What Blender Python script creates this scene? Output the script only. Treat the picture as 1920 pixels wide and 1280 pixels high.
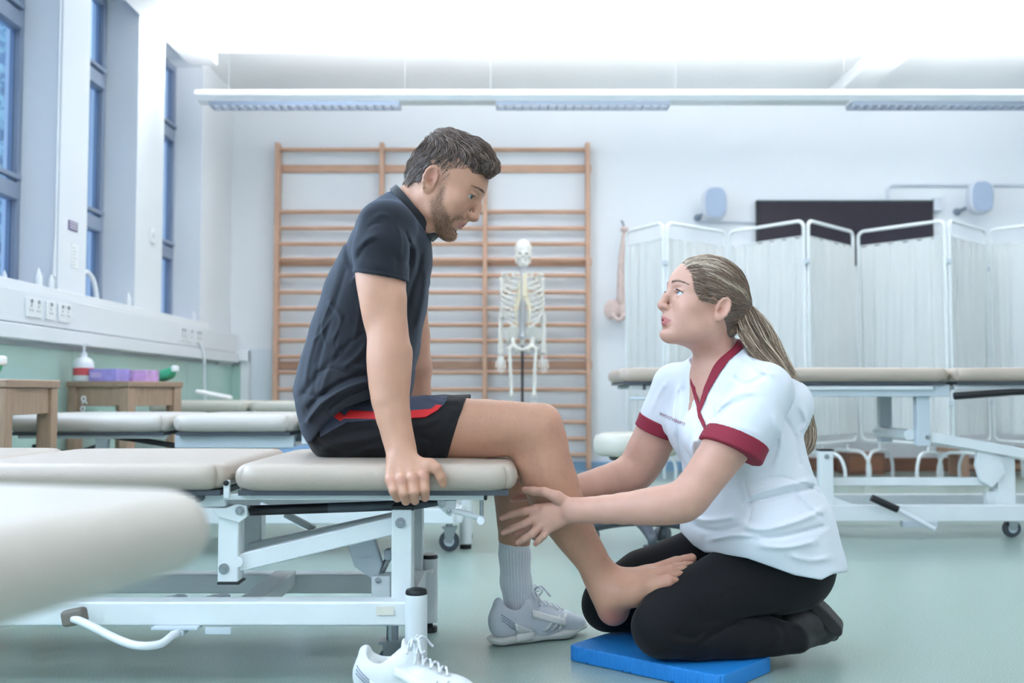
import bpy, bmesh, math, random
import numpy as np
from mathutils import Vector, Matrix, Euler
from mathutils.bvhtree import BVHTree
rnd = random.Random(7)
for o in list(bpy.data.objects): bpy.data.objects.remove(o)
SC = bpy.context.scene
COL = SC.collection
PI = math.pi
# ---------------------------------------------------------------- camera
F = 1920.0; CAMH = 0.645; TILT = math.atan(95/1920)
cam = bpy.data.cameras.new('camera'); camo = bpy.data.objects.new('camera', cam); COL.objects.link(camo)
camo.location = (0, 0, CAMH); camo.rotation_euler = (PI/2 + TILT, 0, 0)
cam.sensor_fit = 'HORIZONTAL'; cam.sensor_width = 36; cam.lens = 36; cam.clip_start = 0.02
cam.dof.use_dof = True; cam.dof.focus_distance = 2.47; cam.dof.aperture_fstop = 3.3
SC.camera = camo
# ---------------------------------------------------------------- world, lights, exposure
def lin(h):
    if isinstance(h, (tuple, list)): return tuple(h)[:3]
    h = h.lstrip('#'); v = [int(h[i:i+2], 16)/255 for i in (0, 2, 4)]
    return tuple(c/12.92 if c <= .04045 else ((c+.055)/1.055)**2.4 for c in v)
W = bpy.data.worlds.new('world'); SC.world = W; W.use_nodes = True
bg = W.node_tree.nodes['Background']; bg.inputs[0].default_value = (.27, .42, .64, 1); bg.inputs[1].default_value = 1.9
SC.view_settings.view_transform = 'Standard'; SC.view_settings.look = 'None'
SC.view_settings.exposure = 0.86; SC.view_settings.gamma = 1.0; SC.view_settings.use_curve_mapping = False
def area_light(name, loc, rot, sx, sy, power, col):
    l = bpy.data.lights.new(name, 'AREA'); l.shape = 'RECTANGLE'; l.size = sx; l.size_y = sy
    l.energy = power; l.color = col
    o = bpy.data.objects.new(name, l); COL.objects.link(o); o.location = loc; o.rotation_euler = rot
    return o
LUM = [(6.6, -2.05), (3.5, -2.05), (0.4, -2.05), (-1.7, -2.05)]      # rows of hanging luminaires: depth, left end; last row added as frontal fill
LUM_LEN = 6.4
LOUV = ((-1.96, -.73), (-.10, 1.02), (2.20, 3.4))
for i, (ly, lx) in enumerate(LUM):
    for a, b in LOUV:
        area_light('luminaire_light', ((a+b)/2, ly, 2.5275), (0, 0, 0), b-a, .09, (235, 20, 34, 44)[i], (1, .98, .95))
    area_light('luminaire_light', (lx+LUM_LEN/2, ly, 2.63), (PI, 0, 0), LUM_LEN-.1, .13, (76, 28, 29, 34)[i], (.97, .985, 1))
for wy in (-.6, .6, 1.8, 3.0, 3.95):                          # daylight in the windows of the left wall nearer than the frame
    area_light('window_light', (-2.50, wy, 2.1), (0, -PI/2, 0), 1.8, .68, 24, (.62, .80, 1))
# ---------------------------------------------------------------- helpers: pixels <-> place
ct, st = math.cos(TILT), math.sin(TILT)
def P(px, py, Y):
    u = (px-960)/F; v = (640-py)/F
    s = Y/(ct - v*st)
    return Vector((s*u, Y, CAMH + s*(st + v*ct)))
def proj(X, Y, Z):
    dz = Z-CAMH; c = Y*ct + dz*st; v = (-Y*st + dz*ct)/c
    return 960 + F*X/c, 640 - F*v
def mpp(Y): return Y/F
# ---------------------------------------------------------------- materials
MATS = {}
def mat(name, col, rough=.5, metal=0.0, bump=None, var=None, coat=0, sheen=0, trans=0, emit=None, alpha=1, ior=None, attr=None, sss=0, spec=None, stretch=None, sheen_col=None):
    if name in MATS: return MATS[name]
    m = bpy.data.materials.new(name); m.use_nodes = True; nt = m.node_tree; b = nt.nodes['Principled BSDF']
    c = lin(col)
    b.inputs['Base Color'].default_value = (*c, 1); b.inputs['Roughness'].default_value = rough; b.inputs['Metallic'].default_value = metal
    b.inputs['Coat Weight'].default_value = coat; b.inputs['Coat Roughness'].default_value = .15
    b.inputs['Sheen Weight'].default_value = sheen; b.inputs['Transmission Weight'].default_value = trans
    if sheen_col: b.inputs['Sheen Tint'].default_value = (*sheen_col, 1)
    if ior: b.inputs['IOR'].default_value = ior
    if spec is not None: b.inputs['Specular IOR Level'].default_value = spec
    b.inputs['Alpha'].default_value = alpha
    if sss:
        b.inputs['Subsurface Weight'].default_value = sss; b.inputs['Subsurface Radius'].default_value = (1, .35, .2); b.inputs['Subsurface Scale'].default_value = .006
    if emit: b.inputs['Emission Color'].default_value = (*lin(emit[0]), 1); b.inputs['Emission Strength'].default_value = emit[1]
    tc = nt.nodes.new('ShaderNodeTexCoord'); mp = nt.nodes.new('ShaderNodeMapping'); nt.links.new(tc.outputs['Object'], mp.inputs[0])
    if stretch: mp.inputs['Scale'].default_value = stretch
    src = None
    if attr:
        a = nt.nodes.new('ShaderNodeAttribute'); a.attribute_name = attr; src = a.outputs['Color']
    if var:
        n = nt.nodes.new('ShaderNodeTexNoise'); n.inputs['Scale'].default_value = var[0]; n.inputs['Detail'].default_value = 4
        nt.links.new(mp.outputs[0], n.inputs['Vector'])
        r = nt.nodes.new('ShaderNodeMapRange'); r.inputs[1].default_value = .3; r.inputs[2].default_value = .7
        r.inputs[3].default_value = 1-var[1]; r.inputs[4].default_value = 1+var[1]
        nt.links.new(n.outputs['Fac'], r.inputs[0])
        mx = nt.nodes.new('ShaderNodeMix'); mx.data_type = 'RGBA'; mx.blend_type = 'MULTIPLY'; mx.inputs[0].default_value = 1; mx.clamp_result = False
        if src: nt.links.new(src, mx.inputs[6])
        else: mx.inputs[6].default_value = (*c, 1)
        nt.links.new(r.outputs[0], mx.inputs[7]); src = mx.outputs[2]
    if src: nt.links.new(src, b.inputs['Base Color'])
    if bump:
        n = nt.nodes.new('ShaderNodeTexNoise'); n.inputs['Scale'].default_value = bump[0]; n.inputs['Detail'].default_value = 3
        nt.links.new(mp.outputs[0], n.inputs['Vector'])
        bp = nt.nodes.new('ShaderNodeBump'); bp.inputs['Strength'].default_value = bump[1]; bp.inputs['Distance'].default_value = bump[2] if len(bump) > 2 else .002
        nt.links.new(n.outputs['Fac'], bp.inputs['Height']); nt.links.new(bp.outputs[0], b.inputs['Normal'])
    MATS[name] = m
    return m
# ---------------------------------------------------------------- helpers: things and parts
def tag(o, label=None, cat=None, group=None, kind=None):
    if label: o['label'] = label
    if cat: o['category'] = cat
    if group: o['group'] = group
    if kind: o['kind'] = kind
    return o
def thing(name, label, cat, loc=(0, 0, 0), group=None):
    o = bpy.data.objects.new(name, None); COL.objects.link(o); o.location = loc; o.empty_display_size = .05
    return tag(o, label, cat, group)
def wloc(o):
    v = Vector((0, 0, 0))
    while o: v += o.location; o = o.parent if False else None
    return v
def adopt(o, parent):
    if parent is None: return o
    o.parent = parent
    base = parent if parent.type == 'EMPTY' else None
    if base is not None: o.matrix_parent_inverse = Matrix.Translation(-Vector(base.location))
    return o
def link_mesh(name, verts, faces, m, parent=None, smooth=40, bevel=0, kind=None, label=None):
    me = bpy.data.meshes.new(name); me.from_pydata([tuple(v) for v in verts], [], [tuple(f) for f in faces]); me.update()
    if len(faces) < 3000:
        bm = bmesh.new(); bm.from_mesh(me); bmesh.ops.recalc_face_normals(bm, faces=bm.faces); bm.to_mesh(me); bm.free()
    return finish(name, me, m, parent, smooth, bevel, kind, label)
def finish(name, me, m, parent=None, smooth=40, bevel=0, kind=None, label=None):
    if m: me.materials.append(m)
    if smooth:
        me.polygons.foreach_set('use_smooth', [True]*len(me.polygons))
        if smooth < 180: me.set_sharp_from_angle(angle=math.radians(smooth))
    o = bpy.data.objects.new(name, me); COL.objects.link(o)
    if bevel:
        b = o.modifiers.new('bevel', 'BEVEL'); b.width = bevel; b.segments = 2; b.limit_method = 'ANGLE'; b.harden_normals = bool(smooth)
    adopt(o, parent)
    if kind: o['kind'] = kind
    if label: o['label'] = label
    return o
class MB:
    def __init__(s): s.v = []; s.f = []
    def add(s, V, Fc):
        n = len(s.v); s.v += [Vector(v) for v in V]; s.f += [tuple(i+n for i in f) for f in Fc]; return s
    def box(s, lo, hi, rot=None, piv=None):
        x0, y0, z0 = lo; x1, y1, z1 = hi
        V = [Vector(p) for p in ((x0,y0,z0),(x1,y0,z0),(x1,y1,z0),(x0,y1,z0),(x0,y0,z1),(x1,y0,z1),(x1,y1,z1),(x0,y1,z1))]
        if rot is not None:
            c = Vector(piv) if piv is not None else (V[0]+V[6])/2
            R = Euler(rot).to_matrix(); V = [c + R@(v-c) for v in V]
        return s.add(V, [(0,3,2,1),(4,5,6,7),(0,1,5,4),(1,2,6,5),(2,3,7,6),(3,0,4,7)])
    def pbox(s, x0, y0, x1, y1, Ya, Yb):                      # a box whose near face spans those pixels at depth Ya
        a = P(x0, y1, Ya); b = P(x1, y0, Ya)
        return s.box((a.x, Ya, a.z), (b.x, Yb, b.z))
    def bar(s, a, b, w, h, up=(0, 0, 1)):                     # rectangular bar a->b, w across, h along up
        a = Vector(a); b = Vector(b); d = (b-a).normalized(); up = Vector(up)
        sd = d.cross(up).normalized(); u = sd.cross(d).normalized()
        V = []
        for p in (a, b):
            for i, j in ((-1,-1),(1,-1),(1,1),(-1,1)): V.append(p + sd*(w/2*i) + u*(h/2*j))
        return s.add(V, [(3,2,1,0),(4,5,6,7),(0,1,5,4),(1,2,6,5),(2,3,7,6),(3,0,4,7)])
    def tube(s, pts, r, n=10, caps=True, closed=False):
        pts = [Vector(p) for p in pts]; m = len(pts); rs = r if isinstance(r, (list, tuple)) else [r]*m
        t0 = (pts[1]-pts[0]).normalized(); ref = Vector((0, 0, 1)) if abs(t0.z) < .9 else Vector((1, 0, 0))
        nrm = t0.cross(ref).normalized(); V = []; prev = t0
        for i, p in enumerate(pts):
            if closed: t = (pts[(i+1) % m]-pts[i-1]).normalized()
            else: t = (pts[min(i+1, m-1)]-pts[max(i-1, 0)]).normalized()
            ax = prev.cross(t)
            if ax.length > 1e-6: nrm = Matrix.Rotation(prev.angle(t), 3, ax.normalized()) @ nrm
            nrm = (nrm - t*nrm.dot(t)).normalized(); bn = t.cross(nrm); prev = t
            for k in range(n):
                a = 2*PI*k/n; V.append(p + (nrm*math.cos(a)+bn*math.sin(a))*rs[i])
        Fc = []
        for i in range(m if closed else m-1):
            j = (i+1) % m
            for k in range(n):
                l = (k+1) % n; Fc.append((i*n+k, i*n+l, j*n+l, j*n+k))
        if caps and not closed: Fc += [tuple(range(n-1, -1, -1)), tuple((m-1)*n+k for k in range(n))]
        return s.add(V, Fc)
    def cyl(s, a, b, r, n=24, r2=None): return s.tube([a, b], [r, r if r2 is None else r2], n)
    def lathe(s, c, prof, n=28, axis='z'):
        c = Vector(c); V = []; m = len(prof)
        for r, h in prof:
            for k in range(n):
                a = 2*PI*k/n
                q = Vector((r*math.cos(a), r*math.sin(a), h))
                if axis == 'y': q = Vector((q.x, -q.z, q.y))
                elif axis == 'x': q = Vector((q.z, q.y, -q.x))
                V.append(c+q)
        Fc = [(i*n+k, i*n+(k+1) % n, (i+1)*n+(k+1) % n, (i+1)*n+k) for i in range(m-1) for k in range(n)]
        Fc += [tuple(range(n-1, -1, -1)), tuple((m-1)*n+k for k in range(n))]
        return s.add(V, Fc)
    def prism(s, poly, d):                                    # poly: 3D loop, d: thickness vector
        n = len(poly); V = [Vector(p) for p in poly] + [Vector(p)+Vector(d) for p in poly]
        return s.add(V, [tuple(range(n-1, -1, -1)), tuple(range(n, 2*n))] + [(i, (i+1) % n, n+(i+1) % n, n+i) for i in range(n)])
    def rbox(s, lo, hi, r, n=5, crown=0, rxy=None):           # rounded cushion block; rxy: plan corner radius
        lo = Vector(lo); hi = Vector(hi); c = (lo+hi)/2; h = (hi-lo)/2; r = min(r, h.x, h.y, h.z)
        def axis(hh, long):
            a = [-hh + r*(1-math.cos(i/n*PI/2)) for i in range(n)]
            k = max(2, int((2*hh-2*r)/long)); mid = [-hh+r + (2*hh-2*r)*i/k for i in range(k+1)] if hh > r*1.001 else [0.0]
            return a + mid + [-x for x in reversed(a)]
        A = [axis(h[i], .012 if rxy else .04) if i < 2 else axis(h[i], .05) for i in range(3)]
        idx = {}; V = []; Fc = []
        def vert(i, j, k):
            if (i, j, k) not in idx:
                p = Vector((A[0][i], A[1][j], A[2][k])); q = Vector([max(-(h[t]-r), min(h[t]-r, p[t])) for t in range(3)])
                d = p-q
                if d.length > 1e-9: p = q + d.normalized()*r
                if rxy:
                    ex = abs(p.x)-(h.x-rxy); ey = abs(p.y)-(h.y-rxy)
                    if ex > 0 and ey > 0:
                        g = max(ex, ey)/math.hypot(ex, ey)
                        p.x = math.copysign(h.x-rxy+ex*g, p.x); p.y = math.copysign(h.y-rxy+ey*g, p.y)
                if crown and p.z > 0: p.z += crown*(1-min(1, abs(p.x)/h.x)**3)*(1-min(1, abs(p.y)/h.y)**3)*(p.z/h.z)
                idx[(i, j, k)] = len(V); V.append(c+p)
            return idx[(i, j, k)]
        N = [len(a)-1 for a in A]
        for i in range(N[0]):
            for j in range(N[1]):
                Fc.append((vert(i,j,N[2]),vert(i+1,j,N[2]),vert(i+1,j+1,N[2]),vert(i,j+1,N[2]))); Fc.append((vert(i,j,0),vert(i,j+1,0),vert(i+1,j+1,0),vert(i+1,j,0)))
        for i in range(N[0]):
            for k in range(N[2]):
                Fc.append((vert(i,0,k),vert(i+1,0,k),vert(i+1,0,k+1),vert(i,0,k+1))); Fc.append((vert(i,N[1],k),vert(i,N[1],k+1),vert(i+1,N[1],k+1),vert(i+1,N[1],k)))
        for j in range(N[1]):
            for k in range(N[2]):
                Fc.append((vert(0,j,k),vert(0,j,k+1),vert(0,j+1,k+1),vert(0,j+1,k))); Fc.append((vert(N[0],j,k),vert(N[0],j+1,k),vert(N[0],j+1,k+1),vert(N[0],j,k+1)))
        return s.add(V, Fc)
    def build(s, name, m, parent=None, smooth=40, bevel=0, kind=None, label=None):
        return link_mesh(name, s.v, s.f, m, parent, smooth, bevel, kind, label)
def struct(o): o['kind'] = 'structure'; return o
def bezier(pts, n=12):                                        # Catmull-Rom through points
    pts = [Vector(p) for p in pts]; out = []
    for i in range(len(pts)-1):
        p0 = pts[max(i-1, 0)]; p1 = pts[i]; p2 = pts[i+1]; p3 = pts[min(i+2, len(pts)-1)]
        for k in range(n):
            t = k/n; out.append(.5*((2*p1)+(p2-p0)*t+(2*p0-5*p1+4*p2-p3)*t*t+(3*p1-p0-3*p2+p3)*t**3))
    return out+[pts[-1]]
# ---------------------------------------------------------------- implicit-surface modelling (smooth unions of tapered limbs)
class Op:
    def __init__(s, lo, hi, fn, k=.01, kind='u'): s.lo = np.array(lo, float); s.hi = np.array(hi, float); s.fn = fn; s.k = k; s.kind = kind
def V3(p): return np.array(tuple(p), float)
def cone(a, b, ra, rb, k=.01, kind='u', sq=None):             # sq: (direction, factor): thickness along direction scaled
    a = V3(a); b = V3(b); R = max(ra, rb)*(max(1, sq[1]) if sq else 1)
    if sq: n = V3(sq[0]); n = n/np.linalg.norm(n); g = 1/sq[1]-1
    ba = b-a
    if sq: ba = ba + n*(ba@n)*g
    L2 = max(ba@ba, 1e-12)
    def fn(X, Y, Z):
        x = X-a[0]; y = Y-a[1]; z = Z-a[2]
        if sq:
            t = (x*n[0]+y*n[1]+z*n[2])*g; x = x+n[0]*t; y = y+n[1]*t; z = z+n[2]*t
        t = np.clip((x*ba[0]+y*ba[1]+z*ba[2])/L2, 0, 1)
        return np.sqrt((x-t*ba[0])**2+(y-t*ba[1])**2+(z-t*ba[2])**2) - (ra+(rb-ra)*t)
    return Op(np.minimum(a, b)-R, np.maximum(a, b)+R, fn, k, kind)
def chain(pts, k=.01, sq=None, kind='u'):                     # pts: (Vector, r)
    return [cone(pts[i][0], pts[i+1][0], pts[i][1], pts[i+1][1], k if i == 0 else min(k, .012), kind, sq) for i in range(len(pts)-1)]
def pchain(pts, k=.01, sq=None, kind='u', cr=0):              # pts: (px, py, Y, r_px); cr: catmull subdivisions
    if cr:
        q = bezier([(p[0], p[1], p[2]*1000) for p in pts], cr); rr = bezier([(p[3], 0, 0) for p in pts], cr)
        pts = [(a.x, a.y, a.z/1000, b.x) for a, b in zip(q, rr)]
    return chain([(P(x, y, Y), r*mpp(Y)) for x, y, Y, r in pts], k, sq, kind)
def ell(c, r, k=.01, kind='u', R=None):                       # R: 3x3 rows = local axes
    c = V3(c); r = V3(r); M = np.eye(3) if R is None else np.array(R, float); m = max(r)
    def fn(X, Y, Z):
        x = X-c[0]; y = Y-c[1]; z = Z-c[2]
        q = [(M[i,0]*x+M[i,1]*y+M[i,2]*z)/r[i] for i in range(3)]
        k0 = np.sqrt(q[0]**2+q[1]**2+q[2]**2)+1e-9; k1 = np.sqrt((q[0]/r[0])**2+(q[1]/r[1])**2+(q[2]/r[2])**2)+1e-9
        return k0*(k0-1)/k1
    return Op(c-m, c+m, fn, k, kind)
def plane_cut(p, n, k=.004, lo=None, hi=None):                # keeps the side opposite to n
    p = V3(p); n = V3(n); n = n/np.linalg.norm(n)
    return Op([-9]*3 if lo is None else lo, [9]*3 if hi is None else hi, lambda X, Y, Z: (X-p[0])*n[0]+(Y-p[1])*n[1]+(Z-p[2])*n[2], k, 'i')
def seg2(px, py, pts):                                        # distance to a pixel polyline
    d = None
    for i in range(len(pts)-1):
        ax, ay = pts[i][:2]; bx, by = pts[i+1][:2]; vx, vy = bx-ax, by-ay; L = max(vx*vx+vy*vy, 1e-9)
        t = np.clip(((px-ax)*vx+(py-ay)*vy)/L, 0, 1); e = np.hypot(px-ax-t*vx, py-ay-t*vy)
        d = e if d is None else np.minimum(d, e)
    return d
def ridge(pts, w, amp, Y0, Y1, cr=6):                         # a fold along a pixel polyline, on depths Y0..Y1 (amp<0: a groove), w in px
    if cr: pts = [(q.x, q.y) for q in bezier([(p[0], p[1], 0) for p in pts], cr)]
    xs = [p[0] for p in pts]; ys = [p[1] for p in pts]; m = 2.2*w
    c = [P(x, y, Y) for x in (min(xs)-m, max(xs)+m) for y in (min(ys)-m, max(ys)+m) for Y in (Y0, Y1)]
    lo = [min(q[i] for q in c) for i in range(3)]; hi = [max(q[i] for q in c) for i in range(3)]; lo[1] = Y0; hi[1] = Y1
    n = len(pts)
    def fn(X, Y, Z):
        px, py = proj(X, Y, Z); d = seg2(px, py, pts)
        e = np.minimum(np.hypot(px-pts[0][0], py-pts[0][1]), np.hypot(px-pts[-1][0], py-pts[-1][1]))
        return amp*np.exp(-(d/w)**2)*np.clip(e/(2.5*w)+.15, 0, 1)
    return Op(lo, hi, fn, 0, 'd')
def noise_op(lo, hi, amp, fn): return Op(lo, hi, lambda X, Y, Z: amp*fn(X, Y, Z), 0, 'd')
def poly2(px, py, poly):                                      # signed distance (px) to polygon
    n = len(poly); d = seg2(px, py, list(poly)+[poly[0]]); ins = np.zeros(np.broadcast(px, py).shape, bool)
    for i in range(n):
        x1, y1 = poly[i]; x2, y2 = poly[(i+1) % n]
        if y1 == y2: continue
        c = ((y1 > py) != (y2 > py)) & (px < (x2-x1)*(py-y1)/(y2-y1)+x1); ins ^= c
    return np.where(ins, -d, d)
def ppoly(poly, Y0, Y1, kind='i'):                            # intersect with the prism of a pixel polygon between depths
    Ym = (Y0+Y1)/2
    def fn(X, Y, Z):
        px, py = proj(X, Y, Z); d = poly2(px, py, poly)*mpp(Ym)
        return np.maximum(d, np.maximum(Y0-Y, Y-Y1))
    return Op([-9]*3, [9]*3, fn, .0005, kind)
def shell_op(off, t): return Op([-9]*3, [9]*3, lambda v: np.abs(v-off)-t/2, 0, 'shell')
def offset_op(off): return Op([-9]*3, [9]*3, lambda v: v-off, 0, 'shell')
def eval_field(ops, lo, hi, res):
    lo = np.array(lo, float); hi = np.array(hi, float); n = np.ceil((hi-lo)/res).astype(int)+1
    ax = [lo[i]+res*np.arange(n[i]) for i in range(3)]; v = np.full(n, .04, np.float32)
    for op in ops:
        if op.kind == 'shell': v = op.fn(v).astype(np.float32); continue
        pad = op.k*1.2+ (0.025 if op.kind != 'd' else 0); a = np.maximum(0, np.floor((op.lo-pad-lo)/res).astype(int)); b = np.minimum(n, np.ceil((op.hi+pad-lo)/res).astype(int)+1)
        if (b <= a).any(): continue
        sl = tuple(slice(a[i], b[i]) for i in range(3)); gx, gy, gz = (ax[i][sl[i]] for i in range(3)); w = v[sl]; k = max(op.k, 1e-6)
        if op.kind == 'u':
            d = op.fn(gx[:, None, None], gy[None, :, None], gz[None, None, :]).astype(np.float32); h = np.maximum(k-np.abs(w-d), 0)/k; v[sl] = np.minimum(w, d)-h*h*k*.25; continue
        m = np.nonzero((w < .03) & (w > -.025) if op.kind == 'd' else (w < .03))          # only near the surface
        if not len(m[0]): continue
        d = np.broadcast_to(op.fn(gx[m[0]], gy[m[1]], gz[m[2]]), m[0].shape).astype(np.float32); wm = w[m]
        if op.kind == 'd': w[m] = wm-d
        else:
            if op.kind == 's': d = -d
            h = np.maximum(k-np.abs(wm-d), 0)/k; w[m] = np.maximum(wm, d)+h*h*k*.25
    return v, lo, res
def surface_net(v, lo, res, cells=False):
    n = v.shape; ins = v < 0
    c = np.zeros((n[0]-1, n[1]-1, n[2]-1), np.int8)
    for i in (0, 1):
        for j in (0, 1):
            for k in (0, 1): c += ins[i:n[0]-1+i, j:n[1]-1+j, k:n[2]-1+k]
    act = (c > 0) & (c < 8); I = np.argwhere(act); num = len(I)
    if not num: return np.zeros((0, 3)), np.zeros((0, 4), int)
    idx = np.full(act.shape, -1, np.int64); idx[act] = np.arange(num)
    acc = np.zeros((num, 3)); cnt = np.zeros(num)
    corners = [(i, j, k) for i in (0, 1) for j in (0, 1) for k in (0, 1)]
    vals = {cc: v[I[:, 0]+cc[0], I[:, 1]+cc[1], I[:, 2]+cc[2]].astype(float) for cc in corners}
    for a in corners:
        for d in range(3):
            if a[d]: continue
            b = list(a); b[d] = 1; b = tuple(b); va, vb = vals[a], vals[b]; m = (va < 0) != (vb < 0)
            t = np.where(m, va/np.where(m, va-vb, 1), 0); p = np.tile(np.array(a, float), (num, 1)); p[:, d] += t
            acc += p*m[:, None]; cnt += m
    V = lo+res*(I+acc/cnt[:, None]); Fs = []
    for d in range(3):
        e, f = [(1, 2), (2, 0), (0, 1)][d]
        s0 = [slice(None)]*3; s1 = [slice(None)]*3; s0[d] = slice(0, n[d]-1); s1[d] = slice(1, n[d])
        A = ins[tuple(s0)]; B = ins[tuple(s1)]; X = np.argwhere(A != B)
        ok = (X[:, e] > 0) & (X[:, f] > 0) & (X[:, e] < n[e]-1) & (X[:, f] < n[f]-1); X = X[ok]
        if not len(X): continue
        def g(de, df):
            q = X.copy(); q[:, e] -= de; q[:, f] -= df; return idx[q[:, 0], q[:, 1], q[:, 2]]
        Q = np.stack([g(1, 1), g(0, 1), g(0, 0), g(1, 0)], 1); inside = A[X[:, 0], X[:, 1], X[:, 2]]
        Q[~inside] = Q[~inside][:, ::-1]; Fs.append(Q)
    return (V, np.concatenate(Fs), I) if cells else (V, np.concatenate(Fs))
def np_mesh(name, V, Q):
    me = bpy.data.meshes.new(name); me.vertices.add(len(V)); me.vertices.foreach_set('co', V.astype(np.float32).ravel())
    me.loops.add(Q.size); me.loops.foreach_set('vertex_index', Q.astype(np.int32).ravel())
    me.polygons.add(len(Q)); me.polygons.foreach_set('loop_start', np.arange(0, Q.size, 4, dtype=np.int32))
    me.update(calc_edges=True); me.validate(); return me
def net_smooth(V, Q, it, lam=.5):
    E = np.concatenate([Q[:, [0, 1]], Q[:, [1, 2]], Q[:, [2, 3]], Q[:, [3, 0]]]); n = len(V)
    deg = np.bincount(E.ravel(), minlength=n)[:, None]
    for _ in range(it):
        S = np.stack([np.bincount(E[:, 0], V[E[:, 1], i], n)+np.bincount(E[:, 1], V[E[:, 0], i], n) for i in range(3)], 1)
        V = V+lam*(S/np.maximum(deg, 1)-V)
    return V
def blocks_mesh(ops, blocks, smooth=1):
    Vs = []; Qs = []; off = 0
    for lo, hi, res in blocks:
        V, Q = surface_net(*eval_field(ops, lo, hi, res))
        if smooth: V = net_smooth(V, Q, smooth)
        Vs.append(V); Qs.append(Q+off); off += len(V)
    return np.concatenate(Vs), np.concatenate(Qs)
def boundary_loops(Q):
    E = np.concatenate([Q[:, [0, 1]], Q[:, [1, 2]], Q[:, [2, 3]], Q[:, [3, 0]]]); S = np.sort(E, 1); key = S[:, 0]*10**8+S[:, 1]
    u, ix, ct_ = np.unique(key, return_index=True, return_counts=True); B = E[ix[ct_ == 1]]; nx = {}
    for a, b in B: nx.setdefault(int(a), []).append(int(b))
    loops = []
    while nx:
        st_ = next(iter(nx)); lp = [st_]; cur = st_
        while True:
            l = nx.get(cur)
            if not l: break
            n = l.pop()
            if not l: del nx[cur]
            if n == st_: break
            lp.append(n); cur = n
        if len(lp) > 5: loops.append(lp)
    return loops
def zipper(V, A, B):                                          # triangles between two facing boundary loops
    B = B[::-1]; d = np.linalg.norm(V[B]-V[A[0]], axis=1); k = int(np.argmin(d)); B = B[k:]+B[:k]; T = []; i = j = 0; na, nb = len(A), len(B)
    while i < na or j < nb:
        a, b = A[i % na], B[j % nb]; a2, b2 = A[(i+1) % na], B[(j+1) % nb]
        if j >= nb or (i < na and np.linalg.norm(V[a2]-V[b]) < np.linalg.norm(V[b2]-V[a])): T.append((b, a2, a)); i += 1
        else: T.append((b, b2, a)); j += 1
    return T
def body_mesh(ops, lo, hi, res, subs):                        # one closed skin: a coarse net with finer nets let in for head, hands and foot
    v, lo, res = eval_field(ops, lo, hi, res); lo = np.array(lo, float); boxes = []
    for slo, shi, n in subs:
        i0 = np.maximum(2, np.floor((np.array(slo)-lo)/res)).astype(int); i1 = np.minimum(np.array(v.shape)-3, np.ceil((np.array(shi)-lo)/res)).astype(int); boxes.append((i0, i1, n))
    V, Q, I = surface_net(v, lo, res, cells=True); dead = np.zeros(len(V), bool)
    for i0, i1, n in boxes: dead |= ((I >= i0) & (I < i1)).all(1)
    Q = Q[~dead[Q].any(1)]; outer = boundary_loops(Q); parts = [V]; Qs = [Q]; off = len(V); fine = []
    for i0, i1, n in boxes:
        f, l2, r2 = eval_field(ops, lo+i0*res, lo+i1*res-res/n*.5, res/n); V2, Q2 = surface_net(f, l2, r2); fine += [[q+off for q in l] for l in boundary_loops(Q2)]; parts.append(V2); Qs.append(Q2+off); off += len(V2)
    V = np.concatenate(parts); Q = np.concatenate(Qs); T = []
    for L in fine:
        c = V[L].mean(0)
        if not outer: break
        o = min(outer, key=lambda x: np.linalg.norm(V[x].mean(0)-c))
        if np.linalg.norm(V[o].mean(0)-c) < .03: T += zipper(V, o, L); outer.remove(o)
    T = np.array(T, int).reshape(-1, 3)
    V = net_smooth(V, np.concatenate([Q, np.concatenate([T, T[:, :1]], 1)]) if len(T) else Q, 2)
    return V, Q, T
def mixed_mesh(name, V, Q, T):
    used = np.zeros(len(V), bool); used[Q.ravel()] = True; rm = np.cumsum(used)-1; V = V[used]; Q = rm[Q]; T = rm[T] if len(T) else T
    me = bpy.data.meshes.new(name); me.vertices.add(len(V)); me.vertices.foreach_set('co', V.astype(np.float32).ravel()); idx = np.concatenate([Q.ravel(), T.ravel()]).astype(np.int32)
    me.loops.add(len(idx)); me.loops.foreach_set('vertex_index', idx); me.polygons.add(len(Q)+len(T))
    me.polygons.foreach_set('loop_start', np.concatenate([np.arange(len(Q))*4, len(Q)*4+np.arange(len(T))*3]).astype(np.int32)); me.update(calc_edges=True); me.validate(); return me, V
def sdf_obj(name, ops, blocks, m, parent=None, smooth=1, color=None, kind=None, label=None, subs=None):
    if subs is not None: me, V = mixed_mesh(name, *body_mesh(ops, *blocks, subs))
    else: V, Q = blocks_mesh(ops, blocks, smooth); me = np_mesh(name, V, Q)
    if color is not None:
        a = me.color_attributes.new('tint', 'FLOAT_COLOR', 'POINT'); c = np.ones((len(me.vertices), 4), np.float32); c[:, :3] = color(V)
        a.data.foreach_set('color', c.ravel())
    return finish(name, me, m, parent, 180, 0, kind, label)
def auto_block(ops, res, pad=.02):
    o = [p for p in ops if p.kind == 'u']
    return (np.min([p.lo for p in o], 0)-pad, np.max([p.hi for p in o], 0)+pad, res)
def pblock(x0, y0, x1, y1, Y0, Y1, res):                      # block covering a pixel rectangle over a depth range
    c = [P(x, y, Y) for x in (x0, x1) for y in (y0, y1) for Y in (Y0, Y1)]
    lo = [min(q[i] for q in c) for i in range(3)]; hi = [max(q[i] for q in c) for i in range(3)]; lo[1] = Y0; hi[1] = Y1
    return (lo, hi, res)
def cap_plane(ops): return ops
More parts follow.
